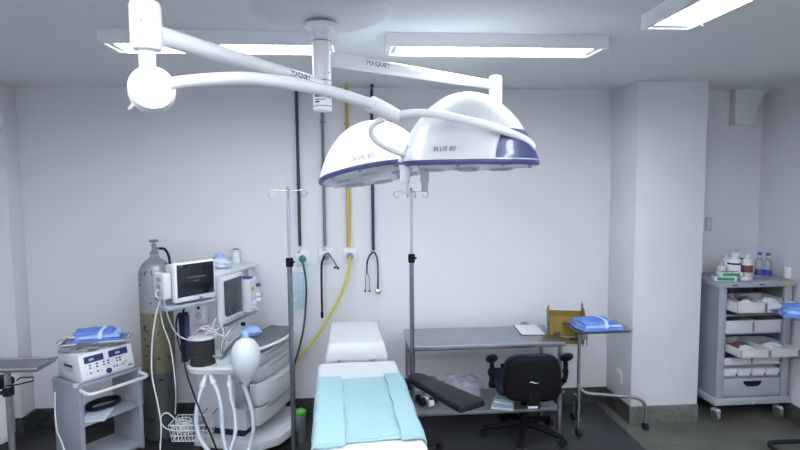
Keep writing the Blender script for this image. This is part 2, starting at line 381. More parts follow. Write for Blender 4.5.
zB_ = at(330, 58, 2.5).z - H
eB = at(495.5, 86, 3.14)-O
# lower swivel arm to the near hub
pA0 = Vector((0, 0, zA-.02)); pA1 = Vector((hx, hy, zA-.01)); dA = (pA1-pA0).normalized()
MB().cyl(pA0+dA*.03, pA1-dA*.03, .027, .029, 28).obj('swivel_arm', 'lampwhite', t)
pB0 = Vector((0, 0, zB_)); dB = (eB-pB0).normalized(); eB = Vector((eB.x, eB.y, zB_-.005))
m = MB(); m.cyl(pB0+dB*.03, eB, .033, .024, 28); m.obj('swivel_arm', 'lampwhite', t)
def on_arm(p0, p1, s0, r_, tp, up_=0.0):
    d = (p1-p0).normalized(); side = Vector((d.y, -d.x, 0)).normalized()
    if side.y > 0: side = -side
    dd = d if d.x > 0 else -d; base = p0+d*s0; v = dd.cross(side); v = v if v.z > 0 else -v
    R_ = lambda q: r_+tp*q/(p1-p0).length
    return lambda x, y: base+dd*x+side*(R_(s0+x)*math.cos((y-up_)/r_))+v*(R_(s0+x)*math.sin((y-up_)/r_))
text_mb('MAQUET', .034, on_arm(pB0, eB, .29, .0342, -.009, .006), 'text', 'arm_lettering', t)
text_mb('MAQUET', .034, on_arm(pA0, pA1, .20, .0285, .002, .006), 'text', 'arm_lettering', t)
# end joint of the far arm
zt_ = at(495, 76, 3.14).z-H; zl_ = at(495, 104, 3.14).z-H
MB().lathe([(0, zl_), (.034, zl_), (.037, zl_+.006), (.037, zt_-.008), (.03, zt_), (0, zt_)], (eB.x, eB.y, 0), 32).obj('end_joint', 'lampwhite', t)
# near vertical cylinder, neck and drum
ztop = at(146, 3, 1.68).z-H; zbot = at(146, 50, 1.68).z-H; zn = at(146, 70, 1.68).z-H
m = MB(); m.lathe([(0, zbot), (.039, zbot), (.044, zbot+.008), (.044, ztop-.01), (.040, ztop), (0, ztop)], (hx, hy, 0), 40); m.obj('swivel_joint', 'lampwhite', t)
MB().cyl((hx, hy, zn-.02), (hx, hy, zbot+.005), .0235, seg=28).obj('neck', 'lampwhite', t)
p = at(147, 26, 1.68)-O; MB().cyl((p.x, hy-.042, p.z+.005), (p.x, hy-.047, p.z+.005), .004, seg=10).obj('screw', 'steel_dull', t)
dc = at(152, 90, 1.68)-O; ax = Vector((.36, -1, .12)).normalized()
mt = Matrix.Translation(dc) @ Vector((0, 0, 1)).rotation_difference(ax).to_matrix().to_4x4()
m = MB(); m.lathe([(0, -.045), (.054, -.045), (.064, -.036), (.0645, .022), (.062, .030), (.056, .033), (0, .034)], mtx=mt, seg=48); m.obj('drum', 'lampwhite', t)
m = MB(); m.lathe([(.063, -.012), (.0658, -.011), (.0658, -.002), (.063, -.001)], mtx=mt, seg=48); m.obj('trim_ring', 'offwhite', t)
k0 = at(130, 108, 1.68)-O; m = MB(); m.cyl(k0+Vector((.02, .0, .02)), k0-Vector((.003, 0, .004)), .006, .004, 10); m.obj('knob', 'lampwhite', t)
# sprung arm to the near lamp
pc = [(168, 84, 1.66), (185, 81.5, 1.70), (215, 79, 1.80), (250, 78.5, 1.92), (290, 83.5, 2.06), (335, 93, 2.22), (376, 106, 2.36)]
m = MB(); m.tube([at(*p)-O for p in pc], [.017, .018, .020, .022, .0235, .024, .024], 24); m.obj('sprung_arm', 'lampwhite', t)
j0 = at(371, 104, 2.35)-O; j1 = at(396, 116, 2.42)-O
m = MB(); m.cyl(j0, j1, .035, .030, 28); m.cyl(j1, j1+(j1-j0)*.12, .030, .020, 28); m.obj('arm_joint', 'lampwhite', t)

DOME = [(1.0, 0), (.985, .05), (.955, .12), (.90, .26), (.83, .40), (.74, .55), (.61, .71), (.48, .83), (.33, .93), (.17, .985), (.06, 1.0), (0, 1.0)]
def dome_r(h):     # radius fraction at height fraction h
    for (ra, ha), (rb, hb) in zip(DOME, DOME[1:]):
        if ha <= h <= hb: return ra+(rb-ra)*(h-ha)/max(1e-6, hb-ha)
    return 1 if h < 0 else 0
def lamp(label, loc, rot, Rd, Hd, blue):
    t = thing('surgical_lamp', label, 'surgical lamp', loc); t.rotation_euler = rot
    prof = catmull([(r*Rd, h*Hd, 0) for r, h in DOME], 4)
    m = MB(); m.lathe([(p.x, max(0.0, p.y)+.018) for p in prof], seg=72); m.obj('dome', 'dome', t, 40)
    MB().lathe([(Rd-.01, -.004), (Rd+.004, -.002), (Rd+.007, .008), (Rd+.004, .020), (Rd-.008, .021)], seg=72).obj('rim', 'blue', t)
    m = MB(); m.lathe([(Rd-.004, .002), (Rd*.9, -.012), (Rd*.3, -.022), (0, -.023)], seg=60); m.obj('glass', 'lampglass', t)
    for k in range(6):
        a = k*math.pi/3+.3
        m = MB(); m.lathe([(0, -.029), (.055, -.026), (.06, -.014), (0, -.012)], (Rd*.55*math.cos(a), Rd*.55*math.sin(a), 0), 20); m.obj('bulb_lens', 'plastic', t)
    for k in range(10):
        a = k*math.pi/5
        m = MB(); m.cyl((Rd*.93*math.cos(a), Rd*.93*math.sin(a), -.014), (Rd*.93*math.cos(a), Rd*.93*math.sin(a), -.006), .009, seg=10); m.obj('screw', 'steel_dull', t)
    if blue:   # dark blue cover over the fork socket on the right
        m = MB(); G = []
        for j in range(13):
            h = .025+.40*j/12; row = []
            for i in range(17):
                lo = -1.40 + .20*(j/12)**1.4; hi = .20
                a = lo+(hi-lo)*i/16
                r_ = dome_r(h)*Rd+.004; row.append((r_*math.cos(a), r_*math.sin(a), h*Hd+.018))
            G.append(m.vs(row))
        for j in range(12):
            for i in range(16): m.bm.faces.new((G[j][i], G[j][i+1], G[j+1][i+1], G[j+1][i]))
        m.obj('side_cover', 'blue', t)
    return t
def on_dome(Rd, Hd, a0, h0, off=.006):
    def f(x, y):
        h = (h0+y)/Hd; r_ = dome_r(h)*Rd+off; a = a0+x/(dome_r(h)*Rd); return Vector((r_*math.cos(a), r_*math.sin(a), h0+y+.018))
    return f
nc = at(467, 164, 2.76)
near = lamp('near white surgical lamp dome with a dark blue side cover, held level by its fork', nc-Vector((0, 0, .008)), (0, 0, 0), .350, .345, True)
text_mb('BLUE 80', .030, on_dome(.350, .345, R(-119), .040), 'text', 'dome_lettering', near)
def handle(par, p, mt=Matrix.Identity(4)):
    mt = mt @ Matrix.Translation(p); p = (0, 0, 0)
    MB().lathe([(.0, -.012), (.026, -.012), (.030, .0), (.030, .012), (.0, .012)], p, 28, mt).obj('handle_collar', 'offwhite', par)
    h = MB().lathe([(0, -.130), (.015, -.130), (.018, -.124), (.018, -.078), (.024, -.070), (.024, -.012), (0, -.012)], p, 28, mt).obj('handle', 'offwhite', par)
hp = at(405, 168, 2.66)-nc; handle(near, (hp.x, hp.y, -.01))
# fork of the near lamp
m = MB(); fk = [(393, 114, 2.41), (408, 111.5, 2.40), (428, 111.5, 2.38), (452, 115.5, 2.38), (480, 122, 2.40), (506, 130, 2.46), (523, 137, 2.54), (531.5, 144, 2.60), (530, 149, 2.63)]
m.tube([at(*p)-nc for p in fk], [.014, .0165, .0175, .0175, .0175, .018, .0185, .018, .014], 18); m.obj('fork', 'lampwhite', near)
m = MB(); m.cyl(at(529, 148, 2.62)-nc, at(519, 147, 2.70)-nc, .017, .017, 20); m.obj('fork_pivot', 'lampwhite', near)
m = MB(); m.tube([at(*p)-nc for p in [(384, 117, 2.42), (374, 122, 2.44), (371, 129, 2.46), (375, 138, 2.49), (387, 146, 2.54), (403, 153, 2.62)]], .0135, 16); m.obj('fork', 'lampwhite', near)
m = MB(); m.box(at(405, 153, 2.68)-nc, (.03, .05, .09), .008, ry=R(22)); m.obj('fork_bracket', 'offwhite', near)
m = MB(); m.tube([at(*p)-nc for p in [(508, 124.5, 2.585), (513, 125.5, 2.585), (519, 128, 2.59)]], .004, 8); m.obj('vent_slot', 'text', near)
fc = at(377, 175, 3.22)
far = lamp('rear white surgical lamp dome with blue rim tilted to the left, behind the near lamp', fc, (R(-8), R(-8.5), 0), .335, .298, False)
text_mb('BLUE 80', .034, on_dome(.335, .298, R(-103), .030, .011), 'text', 'dome_lettering', far)
imf = (Matrix.Translation(fc) @ far.rotation_euler.to_matrix().to_4x4()).inverted()
hp = imf @ at(424.5, 171, 3.18); handle(far, at(424.5, 169, 3.10), imf)
m = MB(); m.tube([imf @ (Vector(q)) for q in [Vector((eB.x, eB.y, zl_+.01))+O, Vector((eB.x, eB.y, zl_-.06))+O, at(480, 130, 3.2), at(440, 140, 3.25), at(420, 150, 3.25)]], .018, 16); m.obj('fork', 'lampwhite', far)

# ================================================================ gas pipes, outlets and what hangs there
def pipe(px, ytop, ybot, m, r, label, joint=None):
    top = at(px-.3, ytop, 4.3); bx = at(px+.4, ybot, D-.03); yy = D-.03
    pts = [(bx.x, 4.32, H-.012), (bx.x, yy-.05, H-.012), (bx.x, yy-.008, H-.03), (bx.x, yy, H-.07), (bx.x, yy, bx.z)]
    mb = MB(); mb.tube([pts[0], pts[1], pts[2], pts[3]], r, 12); mb.cyl(pts[3], pts[4], r, seg=12)
    t = thing('gas_pipe', label, 'pipe', (bx.x, D, bx.z)); b_ = mb.bm; bmesh.ops.translate(b_, vec=-Vector((bx.x, D, bx.z)), verts=b_.verts); mb.obj('pipe_run', m, t)
    for zz in (.5, 1.0):
        MB().b2(-r-.006, r+.006, -.030-r*.3, 0, zz-.006, zz+.006, .002).obj('clamp', 'steel_dull', t)
    if joint: MB().cyl((0, -.03, at(px, joint, D).z-bx.z-.02), (0, -.03, at(px, joint, D).z-bx.z+.02), r*1.6, seg=12).obj('joint_sleeve', 'greypipe', t)
    return t
pipe(299.5, 88, 246, 'greenpipe', .0125, 'dark green gas pipe running down the back wall, leftmost of four')
pipe(324.5, 88, 246, 'greypipe', .0125, 'grey gas pipe running down the back wall below the ceiling column', 168)
pipe(348.5, 80, 247, 'yellow', .0145, 'yellow gas pipe running down the back wall')
pipe(373.0, 80, 250, 'navypipe', .0125, 'navy blue gas pipe on the back wall above the stethoscope')
def outlet(px, py, label, knob, sz=.12):
    c = at(px, py, D); t = thing('gas_outlet', label, 'gas outlet', (c.x, D, c.z))
    MB().b2(-sz/2, sz/2, -.018, 0, -sz/2, sz/2, .006).obj('plate', 'white', t)
    MB().cyl((0, -.018, 0), (0, -.04, 0), .028, .024, 24).obj('socket', 'offwhite', t)
    if knob: MB().lathe([(0, 0), (.026, 0), (.030, .008), (.024, .03), (0, .032)], mtx=Matrix.Translation((0, -.038, 0)) @ Matrix.Rotation(R(90), 4, 'X'), seg=20).obj('connector', knob, t)
    return t
g = outlet(303, 258, 'white gas outlet with a green connector below the dark green pipe', 'green')
MB().cyl((-.03, -.03, .055), (-.03, -.012, .075), .014, seg=14).obj('port', 'offwhite', g)
g = outlet(326, 256, 'white gas outlet with a grey connector below the grey pipe', 'steel_dull')
MB().cyl((-.01, -.03, .05), (-.01, -.012, .075), .016, seg=14).obj('port', 'offwhite', g)
outlet(350, 255.5, 'white gas outlet with the yellow hose plugged in', 'steel_dull', .115)
def hoser(name, label, pts, r, m, seg=10, cat='hose', n=8):
    P = [at(*p) for p in pts]; b = P[-1]; mb = MB(); mb.tube([p-b for p in P], r, seg, n); o = mb.obj(name, m); o.location = b; return tag(o, label, cat)
hoser('gas_hose', 'dark green hose curving down from the green connector toward the grey machine',
      [(302, 261, 4.46), (304, 268, 4.44), (306, 282, 4.43), (306, 300, 4.42), (304, 325, 4.40), (300, 345, 4.38), (295, 362, 4.36), (289, 383, 4.33), (283, 398, 4.30)], .0085, 'greenhose')
hoser('gas_hose', 'yellow hose sweeping from its wall outlet down to the left',
      [(349.5, 257, 4.46), (349.5, 266, 4.44), (347, 279, 4.43), (341, 294, 4.42), (331, 314, 4.41), (319, 333, 4.40), (306, 350, 4.38), (296, 362, 4.37), (284, 374, 4.36), (274, 383, 4.35)], .0115, 'yhose')
t = hoser('gas_hose', 'thin black hose hanging straight down from the grey connector',
      [(325, 256, 4.46), (322, 262, 4.45), (321.5, 275, 4.45), (321.7, 295, 4.46), (322, 312, 4.47)], .0085, 'blackrub')
e = MB(); e.cyl((0, 0, .0), (0, 0, -.05), .012, .010, 12); e.obj('nozzle', 'black', t)
t = hoser('sensor_lead', 'short dark lead arching from the grey connector to two small black plugs',
      [(325, 255, 4.45), (328, 253, 4.43), (331, 257, 4.43), (335, 263, 4.44), (337, 267, 4.45)], .0045, 'blackrub', cat='cable')
e = MB(); e.cyl((-.012, 0, .004), (-.022, 0, -.012), .009, seg=10); e.cyl((.004, 0, 0), (.010, 0, -.02), .009, seg=10); e.obj('plug', 'black', t)
# clear bag hanging beside the green hose
c = at(298.5, 290, 4.44); mb = MB(); mb.slab(8, 14, lambda u, v: ((u-.5)*.11*(1-.25*abs(v-.5)), -.012+.012*math.sin(u*9+v*7), .14-.30*v), .001)
bm_ = mb.bm
o = MB(); rr = []
for k in range(13):
    v = k/12; wd = .052*(1-.3*abs(v-.45)); th = .004+.018*math.sin(math.pi*min(1, v+.05))
    rr.append([(wd*math.cos(a), th*math.sin(a)+.004*math.sin(5*v), .14-.30*v) for a in [2*math.pi*i/16 for i in range(16)]])
o.rings(rr); o = o.obj('oxygen_mask_bag', 'tealfilm'); o.location = c; tag(o, 'clear teal-tinted plastic bag hanging on the wall below the green connector', 'bag')
mb.bm.free()
# stethoscope on its hook
c = at(373.5, 252, D); t = thing('stethoscope', 'black stethoscope looped over a hook on the back wall', 'stethoscope', (c.x, D, c.z))
def sp(px, py, y=4.48): return at(px, py, y)-Vector((c.x, D, c.z))
mb = MB(); mb.tube([sp(377.9, 289), sp(378, 275), sp(377.6, 262), sp(376, 255), sp(373.5, 252.3), sp(370, 255), sp(367.3, 262), sp(366.8, 273)], .0065, 10); mb.obj('tubing', 'blackrub', t)
mb = MB(); mb.tube([sp(366.8, 273), sp(365.6, 277), sp(365.8, 284), sp(365.6, 290)], .0038, 8); mb.tube([sp(366.8, 273), sp(369, 277), sp(369.6, 284), sp(369.4, 290)], .0038, 8); mb.obj('ear_tubes', 'steel_dull', t)
for px in (365.2, 369.6): MB().ell(sp(px, 291), (.010, .008, .008), 10).obj('ear_tip', 'black', t)
MB().lathe([(0, 0), (.022, 0), (.024, .006), (.016, .014), (0, .016)], mtx=Matrix.Translation(sp(378, 291)) @ Matrix.Rotation(R(80), 4, 'X'), seg=20).obj('chest_piece', 'chrome', t)
hk = MB(); hk.tube([(0, 0, .012), (0, -.02, .006), (0, -.045, .0), (0, -.052, .012)], .004, 8); hk = hk.obj('wall_hook', 'steel_dull'); hk.location = (c.x, D, c.z); tag(hk, 'small metal hook on the back wall holding the stethoscope', 'hook')

# wall sockets
def socket(name, loc, rz, label, m, sz=(.055, .09)):
    t = thing(name, label, 'socket', loc, rz)
    MB().b2(-sz[0]/2, sz[0]/2, -.012, 0, -sz[1]/2, sz[1]/2, .003).obj('plate', m, t)
    MB().b2(-sz[0]*.28, sz[0]*.28, -.016, -.011, -sz[1]*.28, sz[1]*.28, .002).obj('insert', 'black' if m == 'black' else 'offwhite', t)
c = at(504, 369, D); socket('wall_socket', (c.x, D, c.z), 0, 'black wall socket under the steel table, left of the office chair', 'black', (.06, .10))
d_ = ray(620, 376); c = CAMP+d_*(XP0/d_.x); socket('wall_socket', (XP0, c.y, c.z), R(-90), 'white wall socket low on the side of the pillar', 'white', (.09, .12))
c = at(707, 224, D); socket('wall_switch', (c.x+.01, D, c.z), 0, 'pale switch plate on the recess wall right of the pillar', 'plastic', (.055, .12))

# ================================================================ IV poles
def iv_pole(loc, top, zclamp, hooks_rz, label, rb=.018):
    t = thing('iv_pole', label, 'iv pole', loc, 0, 'infusion poles')
    MB().cyl((0, 0, .06), (0, 0, zclamp), rb, seg=20).obj('lower_tube', 'darkpole', t)
    MB().cyl((0, 0, zclamp-.02), (0, 0, top), rb*.62, seg=18).obj('upper_tube', 'chrome', t)
    mb = MB(); mb.lathe([(0, zclamp-.03), (rb+.006, zclamp-.03), (rb+.008, zclamp-.02), (rb+.008, zclamp+.02), (rb+.004, zclamp+.027), (0, zclamp+.027)], seg=20); mb.cyl((0, 0, zclamp), (.033, -.01, zclamp), .007, seg=10); mb.obj('clamp', 'black', t)
    MB().ell((0, 0, top+.004), (.011, .011, .014), 12).obj('cap', 'steel_dull', t)
    for k in range(4):
        a = hooks_rz+k*math.pi/2; c_, s_ = math.cos(a), math.sin(a)
        P = [(0, 0, -.004), (.05, 0, .0), (.098, 0, .002), (.118, 0, -.014), (.112, 0, -.036), (.092, 0, -.038), (.084, 0, -.024)]
        mb = MB(); mb.tube([(x*c_, x*s_, top-.01+z) for x, _, z in P], .0035, 8); mb.obj('hook', 'steel', t)
    for k in range(5):
        a = k*2*math.pi/5+.5; c_, s_ = math.cos(a), math.sin(a)
        mb = MB(); mb.tube([(.0, 0, .10), (.06*c_, .06*s_, .085), (.24*c_, .24*s_, .065)], .013, 10); mb.obj('leg', 'blackrub', t)
        mb = MB(); mb.cyl((.24*c_-.01*s_, .24*s_+.01*c_, .027), (.24*c_+.01*s_, .24*s_-.01*c_, .027), .027, seg=18); mb.cyl((.24*c_, .24*s_, .03), (.24*c_, .24*s_, .07), .008, seg=8); mb.obj('caster', 'blackrub', t)
p1 = at(290.5, 300, 3.55); z1 = at(288, 189, 3.55).z
iv_pole((p1.x, 3.55, 0), z1, at(289.5, 262, 3.55).z, R(8), 'tall infusion pole standing between the anaesthesia machine and the operating table', .0165)
p2 = at(411.8, 300, 3.68); z2 = at(411, 190, 3.68).z
iv_pole((p2.x, 3.68, 0), z2, at(411, 258, 3.68).z, R(8), 'tall infusion pole standing at the left end of the steel table', .0155)

# ================================================================ operating table
OT = (.03, 2.85, 0); OR_ = R(2.6)
t = thing('operating_table', 'operating table seen end on with raised head section, white mattress and black arm board', 'operating table', OT, OR_)
MB().b2(-.22, .22, -.45, .40, .03, .13, .03).obj('base', 'steel_dull', t)
MB().b2(-.12, .12, -.15, .15, .12, .56, .02).obj('column', 'steel', t)
MB().b2(-.235, .235, -.72, .80, .56, .655, .01).obj('table_frame', 'steel_dull', t)
for s_ in (-1, 1): 
    MB().b2(s_*.262-.006, s_*.262+.006, -.70, .70, .60, .63, .002).obj('side_rail', 'chrome', t)
    for yy in (-.45, .0, .45): MB().b2(min(s_*.235, s_*.26), max(s_*.235, s_*.26), yy-.015, yy+.015, .602, .626).obj('rail_spacer', 'steel_dull', t)
MB().b2(-.25, .25, -.72, .70, .655, .735, .02).obj('mattress', 'leather', t)
mb = MB(); mb.box((0, 1.05, .775), (.34, .34, .03), .01, rx=R(10)); mb.cyl((-.12, .78, .66), (-.12, .92, .74), .012, seg=10); mb.cyl((.12, .78, .66), (.12, .92, .74), .012, seg=10); mb.obj('head_section', 'steel_dull', t)
OTM = Matrix.Translation(OT) @ Matrix.Rotation(OR_, 4, 'Z'); OTI = OTM.inverted()
# arm board
A = [OTI @ lv(*p, .70) for p in [(404, 376), (420, 370), (484, 398), (462, 409)]]
e0 = (A[0]+A[1])/2; e1 = (A[2]+A[3])/2; d = (e1-e0); d.z = 0; L = d.length; d.normalize(); nrm = Vector((-d.y, d.x, 0)); w0, w1 = .052, .092
poly = []
for k in range(9):
    a = math.pi/2+math.pi*k/8; poly.append(e0+d*(.06+.06*math.cos(a))+nrm*(w0*math.sin(a)*1.15))
for s_, q in ((-1, .85), (-1, .985), (-.93, 1), (.93, 1), (1, .985), (1, .85)):
    poly.append(e0+d*(L*q)+nrm*(s_*w1))
mb = MB(); mb.prism([(p.x, p.y) for p in poly], .66, .70, 'Z', .009); mb.obj('arm_board', 'leather', t, 50)
mb = MB(); mb.box(((e0.x+e1.x)/2-.05, (e0.y+e1.y)/2+.05, .652), (.25, .06, .012), .002, rz=math.atan2(d.y, d.x)); mb.obj('arm_board_bracket', 'steel', t)
mb = MB(); mb.b2(.25, .33, e0.y-.04, e0.y+.02, .60, .66, .005); mb.cyl((.30, e0.y-.01, .615), (.345, e0.y-.01, .60), .014, seg=12); mb.obj('arm_board_clamp', 'blackrub', t)
# sheet over the mattress
def nz(x, y, s=1): return math.sin(x*13*s+y*5)*.5+math.sin(y*17*s-x*7+1.3)*.5
def wrap(hw, z, drop, y0, y1, amp=.002, rr=.03):
    def f(u, v):
        y = y0+(y1-y0)*v; tot = hw*2+2*drop; s_ = (u-.5)*tot; a = abs(s_); sg = 1 if s_ > 0 else -1
        if a < hw-rr: x, zz = a, z
        elif a < hw-rr+rr*1.57: q = (a-hw+rr)/rr; x, zz = hw-rr+rr*math.sin(q), z-rr*(1-math.cos(q))
        else: x, zz = hw+.003*math.sin(y*25), z-rr-(a-(hw-rr+rr*1.57))
        ez = min(1, v/.02, 1)
        return (sg*x, y, zz+amp*nz(x*sg, y))
    return f
mb = MB(); mb.slab(48, 60, wrap(.262, .748, .13, -.73, .735), .004); o = mb.obj('bed_sheet', 'sheet', None, 60); o.location = OT; o.rotation_euler = (0, 0, OR_)
tag(o, 'smooth white sheet spread over the operating table mattress', 'sheet')
# covered head pad
def headpad(u, v):
    y = .872+.40*v; hw = .212-.025*v; x = (u-.5)*2*hw
    ex = 1-abs(u-.5)*2; e_ = min(1, ex/.10)**.5 if ex > 0 else 0; ev = min(1, v/.05, (1-v)/.08 if v < 1 else 0); ev = max(0, ev)**.5
    return (x, y, .765+.075*v+.062*e_*ev-.02*(1-e_)+.002*nz(x, y, 2))
mb = MB(); mb.slab(36, 30, headpad, .045); o = mb.obj('head_cushion', 'sheet', None, 60); o.location = OT; o.rotation_euler = (0, 0, OR_)
tag(o, 'white covered cushion on the raised head section of the operating table', 'cushion')
# turquoise drape
def dr(px, py): p = OTI @ lv(px, py, .755); return p
a0, a1, b1, b0 = dr(319, 379.5), dr(391, 377), dr(425, 443), dr(310, 446)
t = thing('surgical_drape', 'light turquoise drape with two folded side strips laid over the white sheet', 'drape', OT, OR_)
def dsurf(xa, xb, ya, yb, z, amp=.0012, seed=0):
    def f(u, v):
        x = xa+(xb-xa)*u; y = ya+(yb-ya)*v
        zz = z; a = abs(x)
        if a > .235: q = min(1, (a-.235)/.03); zz -= .03*(1-math.sqrt(max(0, 1-q*q))) + max(0, a-.265)*2.5; x = math.copysign(min(a, .266+max(0, a-.27)*.3), x)
        return (x+.003*math.sin(y*22+seed), y+.004*math.sin(x*20+seed), zz+amp*nz(x, y, 1.7))
    return f
yt = (a0.y+a1.y)/2; yb = (b0.y+b1.y)/2
mb = MB(); mb.slab(50, 40, dsurf(-.275, .285, yb+.03, yt, .757), .003); mb.obj('middle_panel', 'drape', t, 60)
mb = MB(); mb.slab(20, 40, dsurf(-.30, -.112, yb-.005, yt+.004, .773, .0015, 1), .014); mb.obj('folded_strip', 'drape', t, 60)
mb = MB(); mb.slab(20, 40, dsurf(.148, .295, yb+.012, yt+.012, .773, .0015, 2), .014); mb.obj('folded_strip', 'drape', t, 60)
mb = MB(); mb.tube([(-.262, yb+.004, .757), (-.2, yb-.004, .762), (-.125, yb+.008, .764)], [.006, .014, .010], 12); mb.obj('rolled_edge', 'drape_shade', t)
mb = MB(); mb.tube([(-.11, yb+.035, .757), (.02, yb+.05, .760), (.12, yb+.075, .761), (.15, yb+.08, .760)], [.002, .004, .005, .002], 10); mb.obj('crease_fold', 'drape', t)

# canister with green lid below the table's left edge
c = lv(301.5, 441, 0.0); t = thing('waste_canister', 'dark grey canister with bright green lid on the floor beside the operating table', 'canister', (c.x, c.y, 0))
MB().lathe([(0, 0), (.034, 0), (.036, .01), (.036, .205), (0, .205)], seg=28).obj('body', 'steel_dull', t)
MB().lathe([(0, .205), (.036, .205), (.040, .212), (.038, .235), (.022, .25), (0, .252)], seg=28).obj('lid', 'brightgreen', t)

# ================================================================ steel table and what is on it
TX0, TX1, TY0, TY1, TZ = .365, 1.525, 3.86, 4.33, .76
t = thing('steel_table', 'long stainless steel work table with lower shelf against the back wall', 'table', ((TX0+TX1)/2, (TY0+TY1)/2, 0))
hx_, hy_ = (TX1-TX0)/2, (TY1-TY0)/2
MB().b2(-hx_, hx_, -hy_, hy_, TZ-.04, TZ, .004).obj('tabletop', 'steel', t)
MB().b2(-hx_+.03, hx_-.03, -hy_+.02, hy_-.02, .225, .25, .003).obj('lower_shelf', 'steel_dull', t)
for sx in (-1, 1):
    for sy in (-1, 1): MB().cyl((sx*(hx_-.03), sy*(hy_-.03), 0), (sx*(hx_-.03), sy*(hy_-.03), TZ-.04), .017, seg=16).obj('leg', 'steel', t)
# clipboard with paper
q = [lv(x, y, TZ+.006) for x, y in [(511, 325), (537, 323), (548, 334), (520, 336.5)]]
cc = sum(q, Vector())/4; rz = math.atan2(q[2].y-q[3].y, q[2].x-q[3].x)
t = thing('clipboard', 'clipboard with a white sheet of paper on the steel table', 'clipboard', (cc.x, cc.y, TZ), R(-4))
MB().b2(-.095, .095, -.15, .15, 0, .005, .001).obj('board', 'card_in', t)
MB().b2(-.09, .09, -.145, .135, .0055, .0085).obj('paper', 'paper', t)
mb = MB(); mb.b2(-.035, .035, .135, .16, .005, .018, .003); mb.cyl((-.02, .15, .02), (.02, .15, .02), .008, seg=10); mb.obj('clip', 'steel_dull', t)
# yellow cardboard sharps box in its wire holder
bc = (1.615, 4.10); br = R(-14)
t = thing('sharps_box', 'yellow cardboard sharps box with raised ears beside the right end of the steel table', 'box', (*bc, .695), br)
w2, d2, hh = .135, .10, .215
poly = [(-w2*.92, 0), (w2*.92, 0), (w2, hh), (-w2, hh)]
mb = MB(); mb.prism(poly, -d2, -d2+.006, 'Y'); mb.prism(poly, d2-.006, d2, 'Y')
for s_ in (-1, 1):
    xs = sorted((s_*w2*.92, s_*w2)); 
    ear = [(-d2, 0), (d2, 0), (d2, hh), (d2*.9, hh+.075), (-d2*.4, hh+.03), (-d2, hh+.0)] if s_ > 0 else [(-d2, 0), (d2, 0), (d2, hh), (-d2*.2, hh+.055), (-d2*.9, hh+.085), (-d2, hh+.0)]
    v0 = mb.vs([(s_*w2*(.92+.08*z/hh), y, z) for y, z in ear]); v1 = mb.vs([(s_*(w2*(.92+.08*z/hh)-.006), y, z) for y, z in ear])
    mb.bm.faces.new(v0); mb.bm.faces.new(v1[::-1]); n = len(v0)
    for i in range(n): mb.bm.faces.new((v0[i], v0[(i+1) % n], v1[(i+1) % n], v1[i]))
mb.b2(-w2*.9, w2*.9, -d2+.004, d2-.004, 0, .006); mb.obj('carton', 'card', t)
mb = MB(); mb.b2(-w2+.012, w2-.012, -d2+.008, d2-.008, hh-.05, hh-.045); mb.obj('lid', 'card', t)
mb = MB(); mb.lathe([(0, hh-.044), (.045, hh-.044), (.045, hh-.04), (0, hh-.04)], seg=24); mb.obj('opening', 'print', t)
for q in ((-.10, -.05, .05, .09), (.02, .09, .03, .055), (-.03, .07, .15, .17)): MB().b2(q[0], q[1], -d2-.0015, -d2, q[2], q[3]).obj('printed_patch', 'print', t)
mb = MB(); mb.b2(w2-.004, w2+.0015, .02, .06, hh+.01, hh+.05); mb.obj('side_label', 'tape', t)
t = thing('box_holder', 'wire bracket under the yellow sharps box at the end of the steel table', 'bracket', (*bc, .695), br)
mb = MB()
for z in (-.006, .06):
    k_ = .145; e_ = .11; mb.tube([(-k_, -e_, z), (k_, -e_, z), (k_, e_, z), (-k_, e_, z), (-k_, -e_, z)], .004, 8, smooth=False)
for x, y in ((-.145, -.11), (.145, -.11), (.145, .11), (-.145, .11)): mb.cyl((x, y, -.006), (x, y, .06), .004, seg=8)
mb.tube([(-.145, 0, -.006), (.145, 0, -.006)], .004, 8, smooth=False); mb.tube([(0, -.11, -.006), (0, .11, -.006)], .004, 8, smooth=False)
mb.obj('wire_frame', 'steel', t)
# things on the lower shelf
def crumple(c, r, seed, m, name, label, cat, sub=1, zf=1):
    rnd = random.Random(seed); t_ = bmesh.new(); bmesh.ops.create_icosphere(t_, subdivisions=4, radius=1)
    ph = [rnd.uniform(0, 6) for _ in range(9)]
    for v in t_.verts:
        x, y, z = v.co; d_ = 1+.10*math.sin(5*x+ph[0])*math.sin(4*y+ph[1])+.08*math.sin(9*z+ph[2]+3*x)+.05*math.sin(14*y+ph[3]+6*z)+.03*math.sin(23*x+ph[4]+11*y)
        v.co = Vector((x*r[0]*d_, y*r[1]*d_, max(-r[2]*.75, z*r[2]*d_)))
    mb_ = MB(); me = bpy.data.meshes.new('q'); t_.to_mesh(me); t_.free(); mb_.bm.from_mesh(me); bpy.data.meshes.remove(me)
    o = mb_.obj(name, m, None, 50); o.location = c
    if label: tag(o, label, cat)
    return o
p = at(461, 385, 4.12); crumple((p.x, 4.10, .25+.088), (.165, .12, .115), 3, 'film', 'plastic_bag', 'crumpled clear plastic bag on the lower shelf of the steel table', 'bag')
p = at(432, 378, 4.12); crumple((p.x, 4.16, .25+.07), (.075, .09, .09), 5, 'film', 'plastic_bag', 'small crumpled clear bag at the left of the lower shelf', 'bag')
p = lv(414, 396, .27); t = thing('tubing_connectors', 'small black and clear connectors lying on the lower shelf beside the infusion pole', 'connectors', (p.x+.05, 4.02, .25))
for k, (x, y, r_) in enumerate([(0, 0, .03), (.06, -.03, .025), (-.03, .07, .028), (.03, .06, .022), (.09, .03, .02)]): MB().cyl((x-.02, y, r_), (x+.02, y+.01, r_), r_, seg=14).obj('connector', 'black' if k % 2 == 0 else 'offwhite', t)
p = lv(498, 410, .25); t = thing('folded_drape', 'small turquoise folded cloth package on the lower shelf left of the office chair', 'cloth', (1.075, 3.93, .25), R(-20))
